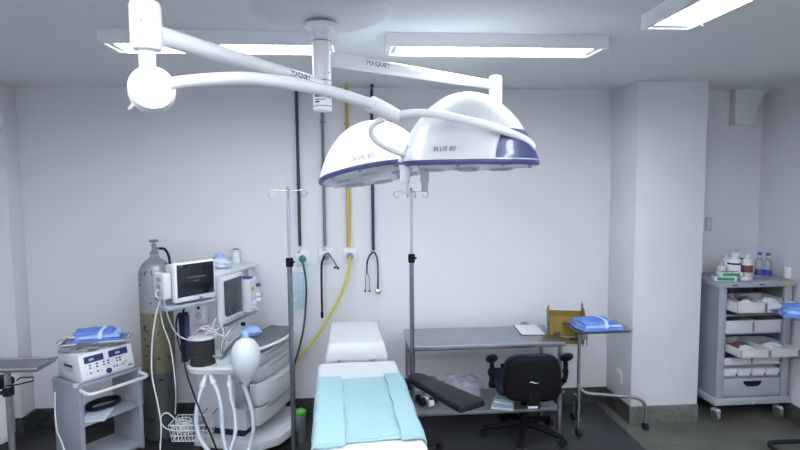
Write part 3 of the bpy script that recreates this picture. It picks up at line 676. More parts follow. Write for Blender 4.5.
for k in range(4): MB().box((.004*k, 0, .012+.022*k), (.165-.01*k, .13, .021), .008).obj('folded_layer', 'drape' if k % 2 else 'tape', t)

# ================================================================ office chair
t = thing('office_chair', 'black and navy office chair with armrests, back turned to the camera, at the steel table', 'chair', (1.252, 3.97, 0), R(-3))
for k in range(5):
    a = R(179-72*k); c_, s_ = math.cos(a), math.sin(a); rr_ = .30
    mb = MB(); mb.tube([(.02*c_, .02*s_, .105), (.10*c_, .10*s_, .10), (.22*c_, .22*s_, .08), (rr_*c_, rr_*s_, .068)], [.028, .024, .020, .016], 12); mb.obj('base_arm', 'black', t)
    mb = MB(); mb.cyl((rr_*c_, rr_*s_, .05), (rr_*c_, rr_*s_, .075), .010, seg=10)
    for q in (-1, 1): mb.cyl((rr_*c_-s_*q*.010, rr_*s_+c_*q*.010, .027), (rr_*c_-s_*q*.026, rr_*s_+c_*q*.026, .027), .027, seg=18)
    mb.obj('caster', 'blackrub', t)
mb = MB(); mb.cyl((0, 0, .09), (0, 0, .26), .030, .027, 20); mb.cyl((0, 0, .26), (0, 0, .40), .016, seg=16); mb.obj('gas_lift', 'black', t)
mb = MB(); mb.b2(-.09, .09, -.12, .12, .37, .41, .01); mb.obj('mechanism', 'black', t)
mb = MB(); mb.box((-.015, .0, .435), (.46, .44, .075), .034, seg=4); mb.obj('seat', 'navy', t, 60)
sh = []
def backshape(s_, th):
    P = []
    for k in range(40):
        a = 2*math.pi*k/40; c_, q = math.cos(a), math.sin(a); e_ = .5
        x = .217*s_*math.copysign(abs(c_)**e_, c_); z = .165*s_*math.copysign(abs(q)**e_, q); x *= (1-.10*(z/.165+1)/2)
        P.append((x, th+.35*x*x, z))
    return P
by = -.235
mb = MB(); mb.rings([[(x, y+by, z+.532) for x, y, z in backshape(s_, th)] for s_, th in ((.80, -.032), (.93, -.026), (.99, -.014), (1, 0), (.985, .012))]); mb.obj('back_shell', 'black', t, 60)
mb = MB(); mb.rings([[(x, y+by, z+.539) for x, y, z in backshape(s_, th)] for s_, th in ((.985, .006), (1.02, .018), (1.02, .034), (.97, .052), (.85, .06))]); mb.obj('backrest', 'navy', t, 60)
mb = MB(); mb.tube([(0, .0, .375), (0, -.16, .375), (0, -.25, .385), (0, -.268, .46)], .022, 12); mb.b2(-.04, .04, -.285, -.262, .33, .46, .006); mb.obj('back_bracket', 'black', t)
mb = MB(); mb.b2(-.012-.035, -.012+.035, -.2875, -.285, .338, .354); mb.obj('rating_label', 'tape', t)
mb = MB(); mb.prism([(-.035, .518), (-.018, .528), (.0, .521), (.018, .514), (.034, .520), (.018, .510), (-.003, .514), (-.018, .520)], by-.0345, by-.032, 'Y'); mb.obj('back_emblem', 'tape', t)
mb = MB(); mb.tube([(.05, -.05, .385), (.17, -.14, .40), (.235, -.20, .42)], .006, 8); mb.cyl((.17, -.14, .40), (.235, -.2, .42), .013, seg=10); mb.obj('height_lever', 'steel', t)
for s_ in (-1, 1):
    mb = MB(); mb.tube([(s_*.10, .0, .395), (s_*.235, .0, .395), (s_*.268, -.05, .42), (s_*.272, -.11, .50)], .014, 12); mb.obj('arm_bracket', 'black', t)
    mb = MB(); mb.box((s_*.272, -.12, .555), (.030, .045, .13), .010); mb.ell((s_*.272, -.12, .545), (.023, .03, .03), 12); mb.cyl((s_*.272, -.12, .46), (s_*.272, -.12, .645), .011, seg=12); mb.obj('arm_post', 'black', t)
    mb = MB(); mb.ell((s_*.276, -.13, .652), (.044, .085, .027), 24, rx=R(-30)); mb.obj('arm_pad', 'blackrub', t)

# ================================================================ mayo stands
def package(name, label, loc, rz, sx, sy, sz, m='wrap', tape=True, n=3):
    t = thing(name, label, 'package', loc, rz, 'blue wrapped sterile packages')
    rnd = random.Random(int(loc[0]*100))
    for k in range(n):
        f = k/(max(1, n-1)); mb = MB()
        z0 = sz*k/n
        def fn(u, v, k=k, z0=z0):
            ex = 1-(2*abs(u-.5))**4; ev = 1-(2*abs(v-.5))**4; e = max(0, min(ex, ev))**.5
            sc = 1-.10*k; ox = .012*math.sin(k*2.1)
            return ((u-.5)*sx*sc+ox+.006*math.sin(v*9+k), (v-.5)*sy*sc+.006*math.sin(u*11+k), z0+.006+(sz/n-.004)*e+.003*math.sin(u*14+k)*math.sin(v*10))
        mb.slab(20, 16, fn, .006); mb.obj('wrap_layer', m if k % 2 == 0 else 'wrap_light' if m == 'wrap' else m, t, 60)
    if tape:
        mb = MB(); pts = [(.02*math.sin(3*v)+.02, (v-.5)*sy*.86, sz+.006-.0*v) for v in (0, .25, .5, .75, 1)]
        def ft(u, v): 
            e = max(0, 1-(2*abs(v-.5))**4)**.5
            return ((u-.5)*.022+.03+.02*math.sin(v*3), (v-.5)*sy*.98, sz*.35+(sz*.72)*e)
        mb.slab(2, 16, ft, .004); mb.obj('tape', 'tape', t)
    return t
def tray(t, w_, d_, z, m='chrome', c=(0, 0)):
    mb = MB(); x, y = c; rc = .03; bars = []
    def rr(w2, d2, rc, zz):
        P = []
        for cx, cy, a0 in ((1, 1, 0), (-1, 1, 90), (-1, -1, 180), (1, -1, 270)):
            for k in range(6): a = R(a0+k*18); P.append((x+cx*(w2-rc)+rc*math.cos(a), y+cy*(d2-rc)+rc*math.sin(a), zz))
        return P
    mb.rings([rr(w_/2-.012, d_/2-.012, rc, z), rr(w_/2-.004, d_/2-.004, rc, z+.016), rr(w_/2+.006, d_/2+.006, rc, z+.018), rr(w_/2+.006, d_/2+.006, rc, z+.015), rr(w_/2, d_/2, rc, z+.012), rr(w_/2-.01, d_/2-.01, rc, z-.004)]); mb.obj('tray', m, t, 40)
# right stand beside the pillar
sx_, sy_ = 1.665, 3.945
t = thing('instrument_stand', 'chrome instrument stand with tray and blue package, in front of the pillar', 'instrument stand', (sx_, sy_, 0))
tw, td = .41, .30; tc_ = (.10, -.075)
tray(t, tw, td, .852, 'steel', tc_)
mb = MB(); mb.tube([(0, 0, .80), (.02, -.09, .84), (.30, -.09, .84), (.31, -.09, .84), (.31, .03, .84), (.0, .03, .84), (0, 0, .80)], .007, 8, smooth=False); mb.obj('tray_support', 'chrome', t)
mb = MB(); mb.tube([(0, 0, .80), (0, 0, .60), (0, 0, .42), (.012, .001, .365), (.07, .003, .325), (.2, .01, .305), (.42, .02, .275), (.51, .025, .245), (.55, .03, .18), (.555, .03, .06)], .0135, 14, 6); mb.obj('main_tube', 'chrome', t)
mb = MB(); mb.cyl((.0, -.01, .06), (0, -.005, .40), .0125, seg=14); mb.tube([(.0, 0, .30), (.02, .12, .27), (.06, .24, .20), (.075, .27, .06)], .011, 12); mb.obj('lower_frame', 'chrome', t)
mb = MB(); mb.box((.02, -.03, .79), (.05, .05, .07), .01); mb.cyl((0, -.03, .80), (-.07, -.06, .83), .010, seg=10); mb.obj('adjuster', 'steel', t)
for x, y in ((0, -.01), (.555, .03), (.075, .27)):
    mb = MB(); mb.cyl((x-.014, y, .030), (x+.014, y, .030), .030, seg=22); mb.cyl((x, y, .03), (x, y, .075), .009, seg=10); mb.obj('caster', 'blackrub', t)
package('wrapped_package', 'blue wrapped package with white tape on the instrument stand by the pillar', (sx_+.09, sy_-.065, .86), R(4), .31, .25, .06)
# right edge stand, running out of the picture
p = lv(786, 312, 1.03)
ex, ey = p.x+.08, p.y-.05
t = thing('instrument_stand', 'instrument stand at the right edge with only tray corner and black foot showing', 'instrument stand', (ex+.12, ey, 0))
tray(t, .42, .34, 1.005, 'steel', (-.02, 0))
mb = MB(); mb.cyl((.08, 0, .07), (.08, 0, 1.0), .014, seg=14); mb.obj('pole', 'chrome', t)
q0 = lv(775, 452, .04); lx, ly = q0.x-(ex+.12), q0.y-ey
mb = MB(); mb.tube([(lx-.01, ly-.25, .05), (lx, ly-.02, .05), (lx+.03, ly+.09, .05), (lx+.10, ly+.115, .05), (.05, ly+.115, .05), (.08, ly+.115, .05)], .016, 12); mb.tube([(.08, 0, .08), (.08, ly+.115, .05)], .014, 10, smooth=False); mb.obj('foot', 'blackrub', t)
package('wrapped_package', 'blue wrapped package with a white band on the tray at the right edge', (ex+.03, ey+.01, 1.013), R(-30), .30, .24, .07)
# left edge stand
p = at(9, 400, 3.35)
t = thing('instrument_stand', 'dull steel instrument table at the left edge of the picture beside the electrosurgical unit', 'instrument stand', (p.x, p.y, 0))
zt2 = .85
mb = MB(); mb.b2(-.40, .20, -.05, .16, zt2, zt2+.02, .006); mb.obj('tray', 'steel_dull', t)
mb = MB(); mb.tube([(-.40, -.05, zt2+.02), (.20, -.05, zt2+.02), (.20, .16, zt2+.02), (-.40, .16, zt2+.02), (-.40, -.05, zt2+.02)], .009, 8, smooth=False); mb.obj('tray_rim', 'steel', t)
MB().cyl((0, 0, .06), (0, 0, zt2), .018, seg=16).obj('pole', 'steel_dull', t)
mb = MB(); mb.lathe([(0, .70), (.03, .70), (.03, .75), (0, .75)], seg=16); mb.cyl((0, 0, .72), (-.05, -.02, .72), .012, seg=10); mb.obj('clamp', 'blackrub', t)
mb = MB(); mb.tube([(.02, -.05, .775), (.10, -.08, .79), (.19, -.08, .81), (.19, -.08, .832), (.12, -.08, .832), (.10, -.08, .815)], .004, 8, smooth=False); mb.obj('hook', 'black', t)
mb = MB()
for a in (R(20), R(140), R(260)): mb.tube([(0, 0, .08), (.22*math.cos(a), .22*math.sin(a), .06)], .013, 10, smooth=False)
mb.obj('base', 'steel_dull', t)
for a in (R(20), R(140), R(260)): MB().cyl((.22*math.cos(a)-.012, .22*math.sin(a), .027), (.22*math.cos(a)+.012, .22*math.sin(a), .027), .027, seg=16).obj('caster', 'blackrub', t)
# white bin at the very left edge
p = at(-8, 400, 3.75); t = thing('waste_bin', 'white bin edge at the far left of the picture behind the instrument table', 'bin', (p.x, p.y, 0))
mb = MB(); mb.lathe([(0, .24), (.09, .24), (.115, .28), (.125, .62), (0, .62)], seg=32); mb.obj('body', 'white', t)
MB().lathe([(0, .62), (.13, .62), (.13, .64), (.1, .66), (0, .665)], seg=32).obj('lid', 'black', t)
mb = MB(); mb.cyl((0, 0, 0), (0, 0, .24), .02, seg=12); mb.lathe([(0, 0), (.11, 0), (.11, .015), (0, .02)], seg=24); mb.obj('stand', 'black', t)

# ================================================================ electrosurgical unit on its cart
cr_ = R(53); cn = lv(80.5, 384.5, .68)
t = thing('equipment_cart', 'grey equipment cart with white handle carrying the electrosurgical unit', 'cart', (cn.x, cn.y, 0), cr_)
W_, Dp = .40, .33
def side(x):
    mb = MB(); mb.b2(x-.016, x+.016, .0, Dp, .09, .671, .008); mb.obj('side_panel', 'greyblue', t)
side(.0); side(W_)
MB().b2(.016, W_-.016, .0, Dp-.01, .655, .672, .003).obj('top_shelf', 'greyblue', t)
MB().b2(.016, W_-.016, .0, Dp-.01, .395, .412, .003).obj('middle_shelf', 'greyblue', t)
MB().b2(.016, W_-.016, .0, Dp-.01, .11, .13, .003).obj('bottom_shelf', 'greyblue', t)
mb = MB(); mb.tube([(.0, .0, .64), (.0, -.07, .632), (.03, -.10, .63), (.20, -.105, .63), (W_-.03, -.10, .63), (W_, -.07, .632), (W_, .0, .64)], .0115, 12); mb.obj('handle', 'white', t)
mb = MB(); mb.cyl((-.012, .03, .66), (-.012, .03, .680), .018, seg=12); mb.obj('corner_cap', 'offwhite', t)
for x in (0, W_):
    for y in (.03, Dp-.03): 
        mb = MB(); mb.cyl((x-.013, y, .035), (x+.013, y, .035), .035, seg=20); mb.cyl((x, y, .03), (x, y, .095), .01, seg=10); mb.obj('caster', 'blackrub', t)
CM = Matrix.Translation((cn.x, cn.y, 0)) @ Matrix.Rotation(cr_, 4, 'Z')
def cpos(x, y, z): return CM @ Vector((x, y, z))
t = thing('electrosurgical_unit', 'white electrosurgical unit with two blue displays and buttons on the grey cart', 'medical device', cpos(.012, .0, .674), cr_)
Ew, Ed, Eh = .355, .30, .178
mb = MB(); mb.prism([(.018, 0), (Ed, 0), (Ed, Eh), (.05, Eh+.003), (.035, Eh), (0, .02)], .0, Ew, 'X', .005); mb.M = Matrix.Identity(4); mb.obj('case', 'white', t)
def fp(x, z, off=.001):   # point on the slanted front
    y = .0+(.035)*(z-.02)/(Eh-.02); return Vector((x, y-off, z))
def fpatch(name, x0, x1, z0, z1, m, off=.0015):
    z0 *= 1.14; z1 *= 1.14
    mb = MB(); v = mb.vs([fp(x0, z0, off), fp(x1, z0, off), fp(x1, z1, off), fp(x0, z1, off), fp(x0, z0, -.004), fp(x1, z0, -.004), fp(x1, z1, -.004), fp(x0, z1, -.004)])
    for f in ((0, 1, 2, 3), (0, 4, 5, 1), (1, 5, 6, 2), (2, 6, 7, 3), (3, 7, 4, 0)): mb.bm.faces.new([v[i] for i in f])
    return mb.obj(name, m, t)
fpatch('display', .03, .155, .105, .142, 'blue'); fpatch('display', .19, .32, .105, .142, 'blue')
for x, z in ((.06, .122), (.235, .122)): fpatch('display_digit', x, x+.03, z-.006, z+.006, 'wrap_light', .0025)
for i, x in enumerate((.055, .10, .145, .175, .235, .255)):
    for z in (.088, .073): fpatch('button', x, x+.012, z, z+.008, 'text' if i % 2 else 'label_blue')
for i, x in enumerate((.03, .055, .10, .125, .21, .23, .25, .27)): fpatch('button', x, x+.011, .045, .053, 'text' if i % 3 else 'plastic')
for x in (.175, .29):
    mb = MB(); mb.cyl(fp(x, .042 if x < .2 else .075, 0), fp(x, .042 if x < .2 else .075, .012), .017 if x < .2 else .012, seg=18); mb.obj('knob', 'blue' if x < .2 else 'offwhite', t)
fpatch('nameplate', .31, .34, .03, .038, 'label_blue')
# recessed carrying handle on the left side
mb = MB(); mb.prism([(.10, .105), (.22, .105), (.215, .075), (.19, .06), (.13, .06), (.105, .075)], -.002, .004, 'X'); mb.obj('side_handle', 'plastic', t)
mb = MB(); mb.prism([(.11, .104), (.21, .104), (.205, .090), (.115, .090)], -.0035, .0, 'X'); mb.obj('handle_recess', 'text', t)
for x, y in ((.04, .04), (Ew-.04, .04), (.04, Ed-.04), (Ew-.04, Ed-.04)): MB().cyl((x, y, -.004), (x, y, .004), .012, seg=12).obj('foot', 'black', t)
# tray, package and lead on top of the unit
zt3 = .674+Eh+.032
t = thing('steel_tray', 'shallow steel tray on top of the electrosurgical unit', 'tray', cpos(.20, .17, zt3), cr_+R(-38))
mb = MB(); mb.b2(-.19, .19, -.10, .10, 0, .006); 
for a, b in (((-.19, -.10), (.19, -.10)), ((.19, -.10), (.19, .10)), ((.19, .10), (-.19, .10)), ((-.19, .10), (-.19, -.10))): mb.tube([(a[0], a[1], .014), (b[0], b[1], .014)], .007, 8, smooth=False)

for sx in (-1, 1):
    for sy in (-1, 1): mb.cyl((sx*.13, sy*.06, -.028), (sx*.13, sy*.06, 0), .008, seg=10)
mb.obj('pan', 'steel', t)
for sx in (-1, 1):
    mb = MB(); mb.tube([(sx*.19, -.05, .014), (sx*.215, -.045, .018), (sx*.22, 0, .02), (sx*.215, .045, .018), (sx*.19, .05, .014)], .005, 8); mb.obj('grip', 'steel', t)
package('wrapped_package', 'blue wrapped package with tape lying on the steel tray over the electrosurgical unit', cpos(.215, .18, zt3+.008), cr_+R(-38), .30, .17, .075)
t = thing('electrode_lead', 'dark coiled electrode lead and pencil lying in front of the blue package', 'cable', cpos(.10, .08, zt3-.028), cr_+R(-38))
mb = MB(); pts = []
for k in range(40): a = k*.75; pts.append((.045*math.cos(a)+.02*math.sin(k), .018*math.sin(a), .012+.0012*k))
mb.tube(pts, .0055, 8, 3); mb.obj('coil', 'steel_dull', t)
mb = MB(); mb.tube([(.0, -.02, .012), (-.06, -.015, .008), (-.13, .0, .01), (-.15, .01, .01)], .006, 8); mb.cyl((-.10, -.01, .01), (-.17, .012, .01), .009, seg=10); mb.obj('pencil', 'steel_dull', t)
# paper and black cable on the middle shelf
t = thing('paper_sheet', 'white printed sheet of paper on the shelf of the grey cart', 'paper', cpos(.13, .07, .413), cr_+R(-45))
MB().b2(-.075, .075, -.105, .105, 0, .003).obj('sheet', 'paper', t)
mb = MB()
for k in range(9): mb.b2(-.055, .03+.02*(k % 3), .07-.018*k, .074-.018*k, .003, .0036)
mb.obj('printed_lines', 'wrap_light', t)
t = thing('power_cable', 'coiled black cable on the cart shelf behind the paper', 'cable', cpos(.23, .17, .413), cr_)
mb = MB(); pts = [(.11*math.cos(k*.6), .07*math.sin(k*.6), .01+.0012*k) for k in range(28)]; mb.tube(pts, .0075, 8, 4); mb.obj('coil', 'blackrub', t)
hoser('mains_cable', 'thin white cable hanging down the left side of the grey cart', [(55, 392, 3.62), (55, 410, 3.60), (57, 430, 3.52), (62, 443, 3.45), (66, 456, 3.4)], .0045, 'cable', cat='cable')

# ================================================================ gas cylinder
t = thing('gas_cylinder', 'tall steel gas cylinder with flaking tan paint standing against the back wall', 'gas cylinder', (-1.525, 4.26, 0))
rC = .118; zs = at(154, 266, 4.2).z
mb = MB(); mb.lathe([(0, 0), (rC-.01, 0), (rC, .012), (rC, zs-.07), (rC-.003, zs-.045), (rC-.012, zs-.015), (rC-.028, zs+.012), (rC-.052, zs+.035), (.043, zs+.050), (.030, zs+.062), (.028, zs+.09), (0, zs+.09)], seg=48); mb.obj('body', 'cyl', t)
mb = MB(); mb.lathe([(0, zs+.085), (.032, zs+.085), (.032, zs+.10), (.018, zs+.105), (.016, zs+.14), (.020, zs+.145), (.020, zs+.155), (.008, zs+.16), (.008, zs+.18), (0, zs+.18)], seg=20); mb.cyl((0, 0, zs+.125), (.045, -.01, zs+.125), .011, seg=12); mb.obj('valve', 'steel_dull', t)
mb = MB(); mb.lathe([(0, zs+.172), (.030, zs+.172), (.034, zs+.178), (.034, zs+.186), (.028, zs+.192), (0, zs+.194)], seg=14); mb.obj('hand_wheel', 'steel_dull', t)
mb = MB(); mb.tube([(.045, -.01, zs+.125), (.085, -.02, zs+.12), (.115, -.03, zs+.07), (.125, -.03, zs-.02), (.135, -.04, zs-.10)], .010, 10); mb.obj('hose', 'blackrub', t)

# ================================================================ anaesthesia machine
MO = Vector((-.745, 3.80, 0)); MR = R(72)
AM = Matrix.Translation(MO) @ Matrix.Rotation(MR, 4, 'Z'); AI = AM.inverted()
def lo(px, py, y): return AI @ at(px, py, y)
t = thing('anaesthesia_machine', 'white anaesthesia machine with screen, drawers, bellows and hoses beside the operating table', 'anaesthesia machine', MO, MR)
am = t
MB().b2(.0, .60, .05, .43, .20, .775, .015).obj('cabinet', 'offwhite', t)
MB().b2(.04, .56, .09, .41, .13, .20, .004).obj('gap_shade', 'text', t)  # near-black block paints the shade in the gap above the platform
mb = MB(); mb.prism([(-.05, .44), (-.05, .05), (-.02, -.06), (.10, -.16), (.30, -.19), (.50, -.16), (.60, -.06), (.62, .05), (.62, .44)], .075, .14, 'Z', .012); mb.obj('base_platform', 'offwhite', t)
for x, y in ((.02, -.01), (.56, -.01), (.02, .38), (.56, .38)):
    mb = MB(); mb.cyl((x-.015, y, .04), (x+.015, y, .04), .04, seg=20); mb.cyl((x, y, .04), (x, y, .08), .012, seg=10); mb.obj('caster', 'blackrub', t)
def bow(b, n=10, x0=.01, x1=.59, y=.02):
    P = [(x0, y)]
    for k in range(n+1):
        u = k/n; P.append((x0+(x1-x0)*u, -.045-b*math.sin(math.pi*u)**.7))
    P.append((x1, y)); return P
for z0, z1, b in ((.675, .75, .020), (.56, .66, .030), (.385, .54, .065), (.24, .365, .020)):
    mb = MB(); mb.prism(bow(b), z0, z1, 'Z', .006); d_ = mb.obj('drawer', 'offwhite', t, 30)
    mb = MB(); mb.prism([(x, y-.004) for x, y in bow(b, x0=.06, x1=.54)], z1-.03, z1-.022, 'Z'); mb.obj('pull_lip', 'greyblue', d_)
mb = MB(); mb.prism(bow(.075, y=.15, x0=-.01, x1=.61), .775, .80, 'Z', .004); wt = mb.obj('worktop', 'worktop', t)
mb = MB(); P = bow(.075, y=.15, x0=-.01, x1=.61); mb.tube([(x, y, .795) for x, y in P[1:-1]], .012, 10, 3); mb.obj('worktop_rim', 'white', t)
MB().b2(.0, .58, .25, .47, .775, 1.29, .012).obj('upper_cabinet', 'offwhite', t)
MB().b2(-.03, .58, .22, .48, 1.285, 1.31, .006).obj('top_shelf', 'white', t)
MB().b2(.05, .56, .20, .25, .80, .93, .006).obj('lower_panel', 'offwhite', t)
# ventilator screen
sc = AI @ Vector((-.868, 3.93, 0)); scx, scy = sc.x-.01, .215
ss = t
zc_ = at(234, 298.5, 3.9).z
mb = MB(); mb.box((scx, scy-.03, zc_), (.285, .05, .330), .014); b_ = mb.obj('screen_housing', 'white', t)
mb = MB(); mb.box((scx, scy-.056, zc_+.012), (.238, .004, .255), .001); mb.obj('screen', 'screen2', b_)
mb = MB()
for k in range(5): mb.box((scx-.08+.04*k, scy-.057, zc_-.140), (.016, .004, .008), .001)
mb.obj('button', 'greyblue', b_)
# vaporiser and flow module right of the screen
zv0, zv1 = .985, 1.235; vx = scx+.255
mb = MB(); mb.box((vx, .20, (zv0+zv1)/2), (.15, .14, zv1-zv0), .012); v_ = mb.obj('flow_module', 'white', t)
for k, (dx, dz) in enumerate(((-.035, -.06), (.035, -.055), (-.035, -.005 - .09), (.04, -.01))):
    MB().cyl((vx+dx, .13, 1.11+dz), (vx+dx, .095, 1.11+dz), .021, .019, 20).obj('knob', 'offwhite', v_)
MB().box((vx-.035, .128, 1.155), (.035, .004, .03), .001).obj('yellow_label', 'label_yellow', v_)
MB().box((vx+.035, .12, 1.175), (.04, .02, .025), .003).obj('purple_cap', 'purple', v_)
MB().box((vx-.05, .17, 1.243), (.05, .08, .012), .003).obj('vaporiser_cap', 'label_blue', v_)
mb = MB(); mb.cyl((vx+.12, .24, 1.19), (vx+.12, .24, 1.29), .012, seg=12); mb.obj('bracket', 'offwhite', t)
MB().cyl((scx+.17, .205, .90), (scx+.17, .175, .90), .014, seg=14).obj('pressure_knob', 'black', t)
# breathing system on the near end
c0 = lo(219, 366, 3.62)
pc_ = lo(203, 366, 3.62); pe_ = lo(240, 366, 3.60)
zp = .765
mb = MB(); P = []
for k in range(9): a = math.pi/2+math.pi*k/8; P.append((pc_.x+.105*math.cos(a+MR*-1+0), pc_.y+.105*math.sin(a-MR)))
def capsule(p, q, r, n=10):
    d = (Vector((q[0]-p[0], q[1]-p[1]))).normalized(); b = math.atan2(d.y, d.x); o = []
    for k in range(n+1): a = b+math.pi/2+math.pi*k/n; o.append((p[0]+r*math.cos(a), p[1]+r*math.sin(a)))
    for k in range(n+1): a = b-math.pi/2+math.pi*k/n; o.append((q[0]+r*math.cos(a), q[1]+r*math.sin(a)))
    return o
mb.prism(capsule((pc_.x, pc_.y), (pe_.x, pe_.y), .098), zp-.022, zp, 'Z', .006); mb.prism(capsule((pc_.x, pc_.y), (pe_.x, pe_.y), .086), zp-.045, zp-.02, 'Z', .004); mb.obj('absorber_plate', 'offwhite', t)
mb = MB(); mb.b2(-.14, .01, (pc_.y+pe_.y)/2-.10, (pc_.y+pe_.y)/2+.06, zp-.05, zp-.015, .006); mb.obj('absorber_bracket', 'plastic', t)
prof = [(0, zp+.0)]
prof = [(0, zp), (.080, zp), (.080, zp+.01)]
for k in range(14): prof += [(.078, zp+.014+k*.011), (.070, zp+.0195+k*.011)]
prof += [(.078, zp+.17), (0, zp+.17)]
MB().lathe(prof, (pc_.x, pc_.y, 0), 36).obj('bellows', 'black', t, 60)
MB().lathe([(.082, zp), (.0845, zp), (.0845, zp+.175), (.082, zp+.175)], (pc_.x, pc_.y, 0), 36).obj('bellows_dome', mat('bellows_dome_plastic', (.8, .85, .9), .1, alpha=.04, spec=.3), t)
MB().lathe([(0, zp+.172), (.086, zp+.172), (.088, zp+.178), (.080, zp+.188), (.05, zp+.195), (0, zp+.197)], (pc_.x, pc_.y, 0), 36).obj('bellows_cap', 'plastic', t)
for px, py, r_ in ((219, 352, .022), (224, 358, .028), (228, 348, .018)):
    p = lo(px, py, 3.6); MB().lathe([(0, zp), (r_, zp), (r_, zp+.03), (r_*.7, zp+.045), (r_*.7, zp+.06), (0, zp+.065)], (p.x, p.y, 0), 18).obj('valve', 'offwhite', t)
mb = MB(); mb.tube([lo(222, 358, 3.6), lo(228, 350, 3.56), lo(236, 341, 3.52), lo(244, 335, 3.5)], .014, 12); mb.obj('bag_arm', 'steel_dull', t)
# connectors under the plate and corrugated hoses
def hz(pts, r=.0145, y=3.56):
    mb = MB(); mb.hose([lo(a, b, c) for a, b, c in pts], r); return mb.obj('breathing_hose', 'hose', t, 60)
hz([(202.5, 386, 3.53), (199, 397, 3.50), (196.5, 412, 3.47), (197, 428, 3.44), (202, 442, 3.41), (211, 453, 3.38), (222, 460, 3.36)])
hz([(213.5, 383, 3.53), (218, 393, 3.50), (221.5, 410, 3.47), (222.5, 430, 3.44), (225, 446, 3.41), (229, 460, 3.38)])
hz([(229.5, 385, 3.54), (231, 398, 3.51), (235, 415, 3.48), (235.5, 432, 3.45), (232, 446, 3.42), (227, 458, 3.40)])
hz([(243.5, 384, 3.50), (247.5, 396, 3.49), (252, 412, 3.47), (253.5, 428, 3.46), (251, 442, 3.45), (247, 455, 3.43)], .0145)
for a, b in (((207, 372, 3.57), (202, 387, 3.53)), ((209, 372, 3.57), (214, 384, 3.53)), ((229, 366, 3.56), (229.5, 386, 3.54))):
    mb = MB(); p, q = lo(*a), lo(*b); mb.cyl(p, q, .013, .016, 16); mb.cyl(p.lerp(q, .75), q, .020, .020, 16); mb.obj('hose_connector', 'white', t)
mb = MB(); p = lo(207.5, 372, 3.57); mb.ell(p, (.024, .02, .02), 14); mb.obj('y_piece', 'orange' if False else 'gauze', t)
p = lo(242, 395, 3.68); MB().lathe([(0, -.085), (.044, -.085), (.046, -.08), (.046, .08), (0, .08)], p, 28).obj('absorber_canister', 'film', t)
MB().lathe([(0, -.07), (.038, -.07), (.038, .03), (0, .03)], p, 24).obj('soda_lime', 'steel_dull', t)
# flow sensor box and small tubes on the near end
p = lo(200.5, 314, 3.86); mb = MB(); mb.box(p, (.05, .085, .13), .008); b_ = mb.obj('gauge_box', 'white', t)
MB().cyl(p+Vector((-.025, -.005, -.005)), p+Vector((-.036, -.005, -.005)), .026, seg=22).obj('gauge', 'plastic', b_)
MB().cyl(p+Vector((-.025, -.005, .05)), p+Vector((-.034, -.005, .05)), .010, seg=14).obj('port', 'black', b_)
for pts in ([(205, 334, 3.6), (212, 330, 3.6), (214, 322, 3.62), (218, 318, 3.66), (222, 326, 3.66), (224, 340, 3.6)],
            [(194, 334, 3.6), (200, 329, 3.58), (210, 331, 3.58), (220, 335, 3.58), (226, 340, 3.6), (224, 352, 3.6)],
            [(196, 332, 3.6), (206, 326, 3.6), (216, 330, 3.6), (223, 322, 3.7), (226, 316, 3.8)]):
    mb = MB(); mb.tube([lo(*p) for p in pts], .0045, 8); mb.obj('sampling_tube', 'cable', t)
mb = MB(); mb.tube([lo(198, 331, 3.6), lo(206, 329.5, 3.58), lo(214, 331, 3.6)], .006, 8); mb.obj('sampling_tube', 'orange', t)
mb = MB(); mb.tube([lo(213, 356, 3.56), lo(222, 358, 3.54), lo(222, 345, 3.55), lo(228, 333, 3.6), lo(238, 322, 3.68)], .008, 8); mb.obj('gas_tube', 'steel_dull', t)
# things lying on or hanging from the machine
p = at(246, 361, 3.47); t = thing('breathing_bag', 'pale grey breathing bag hanging under the arm of the anaesthesia machine', 'breathing bag', (p.x, p.y, p.z))
mb = MB(); mb.lathe([(0, -.155), (.014, -.155), (.020, -.14), (.048, -.105), (.078, -.055), (.090, .0), (.090, .05), (.080, .095), (.055, .13), (.026, .148), (.016, .16), (0, .16)], seg=36); mb.obj('bag', 'bag', t, 60)
MB().lathe([(0, .15), (.021, .15), (.023, .158), (.021, .185), (0, .187)], seg=20).obj('neck_ring', 'wrap_light', t)
WZ = .80
p = lv(249, 334, WZ+.02); crumple((p.x-.01, p.y+.02, WZ+.034), (.10, .055, .038), 11, 'wrap_light', 'plastic_package', 'light blue crumpled package on the worktop of the anaesthesia machine', 'package')
p = lo(227, 339, 3.66); q = AM @ p; crumple((q.x+.03, q.y+.03, WZ+.04), (.055, .07, .045), 12, 'tape', 'plastic_package', 'white crumpled plastic package beside the breathing bag', 'package')
ZT = 1.31
p = lv(236, 262, ZT); t = thing('white_bottle', 'small white bottle on the top shelf of the anaesthesia machine', 'bottle', (p.x, p.y, ZT))
MB().lathe([(0, 0), (.032, 0), (.034, .004), (.030, .012), (.028, .07), (.030, .085), (0, .088)], seg=28).obj('body', 'white', t)
MB().lathe([(0, .085), (.034, .085), (.035, .09), (.033, .102), (0, .104)], seg=28).obj('cap', 'offwhite', t)
MB().lathe([(.022, .104), (.026, .104), (.026, .106), (.022, .106)], seg=28).obj('rim_mark', 'black', t)
p = lv(218, 268, ZT); crumple((p.x+.02, p.y+.02, ZT+.030), (.075, .075, .038), 21, 'tape', 'folded_gloves', 'crumpled white and pale blue packet on the top shelf behind the patient monitor', 'packet')
p = lv(217, 262, ZT+.03); crumple((p.x+.0, p.y+.06, ZT+.038), (.045, .045, .048), 22, 'wrap_light', 'blue_packet', 'small light blue packet behind the patient monitor', 'packet')
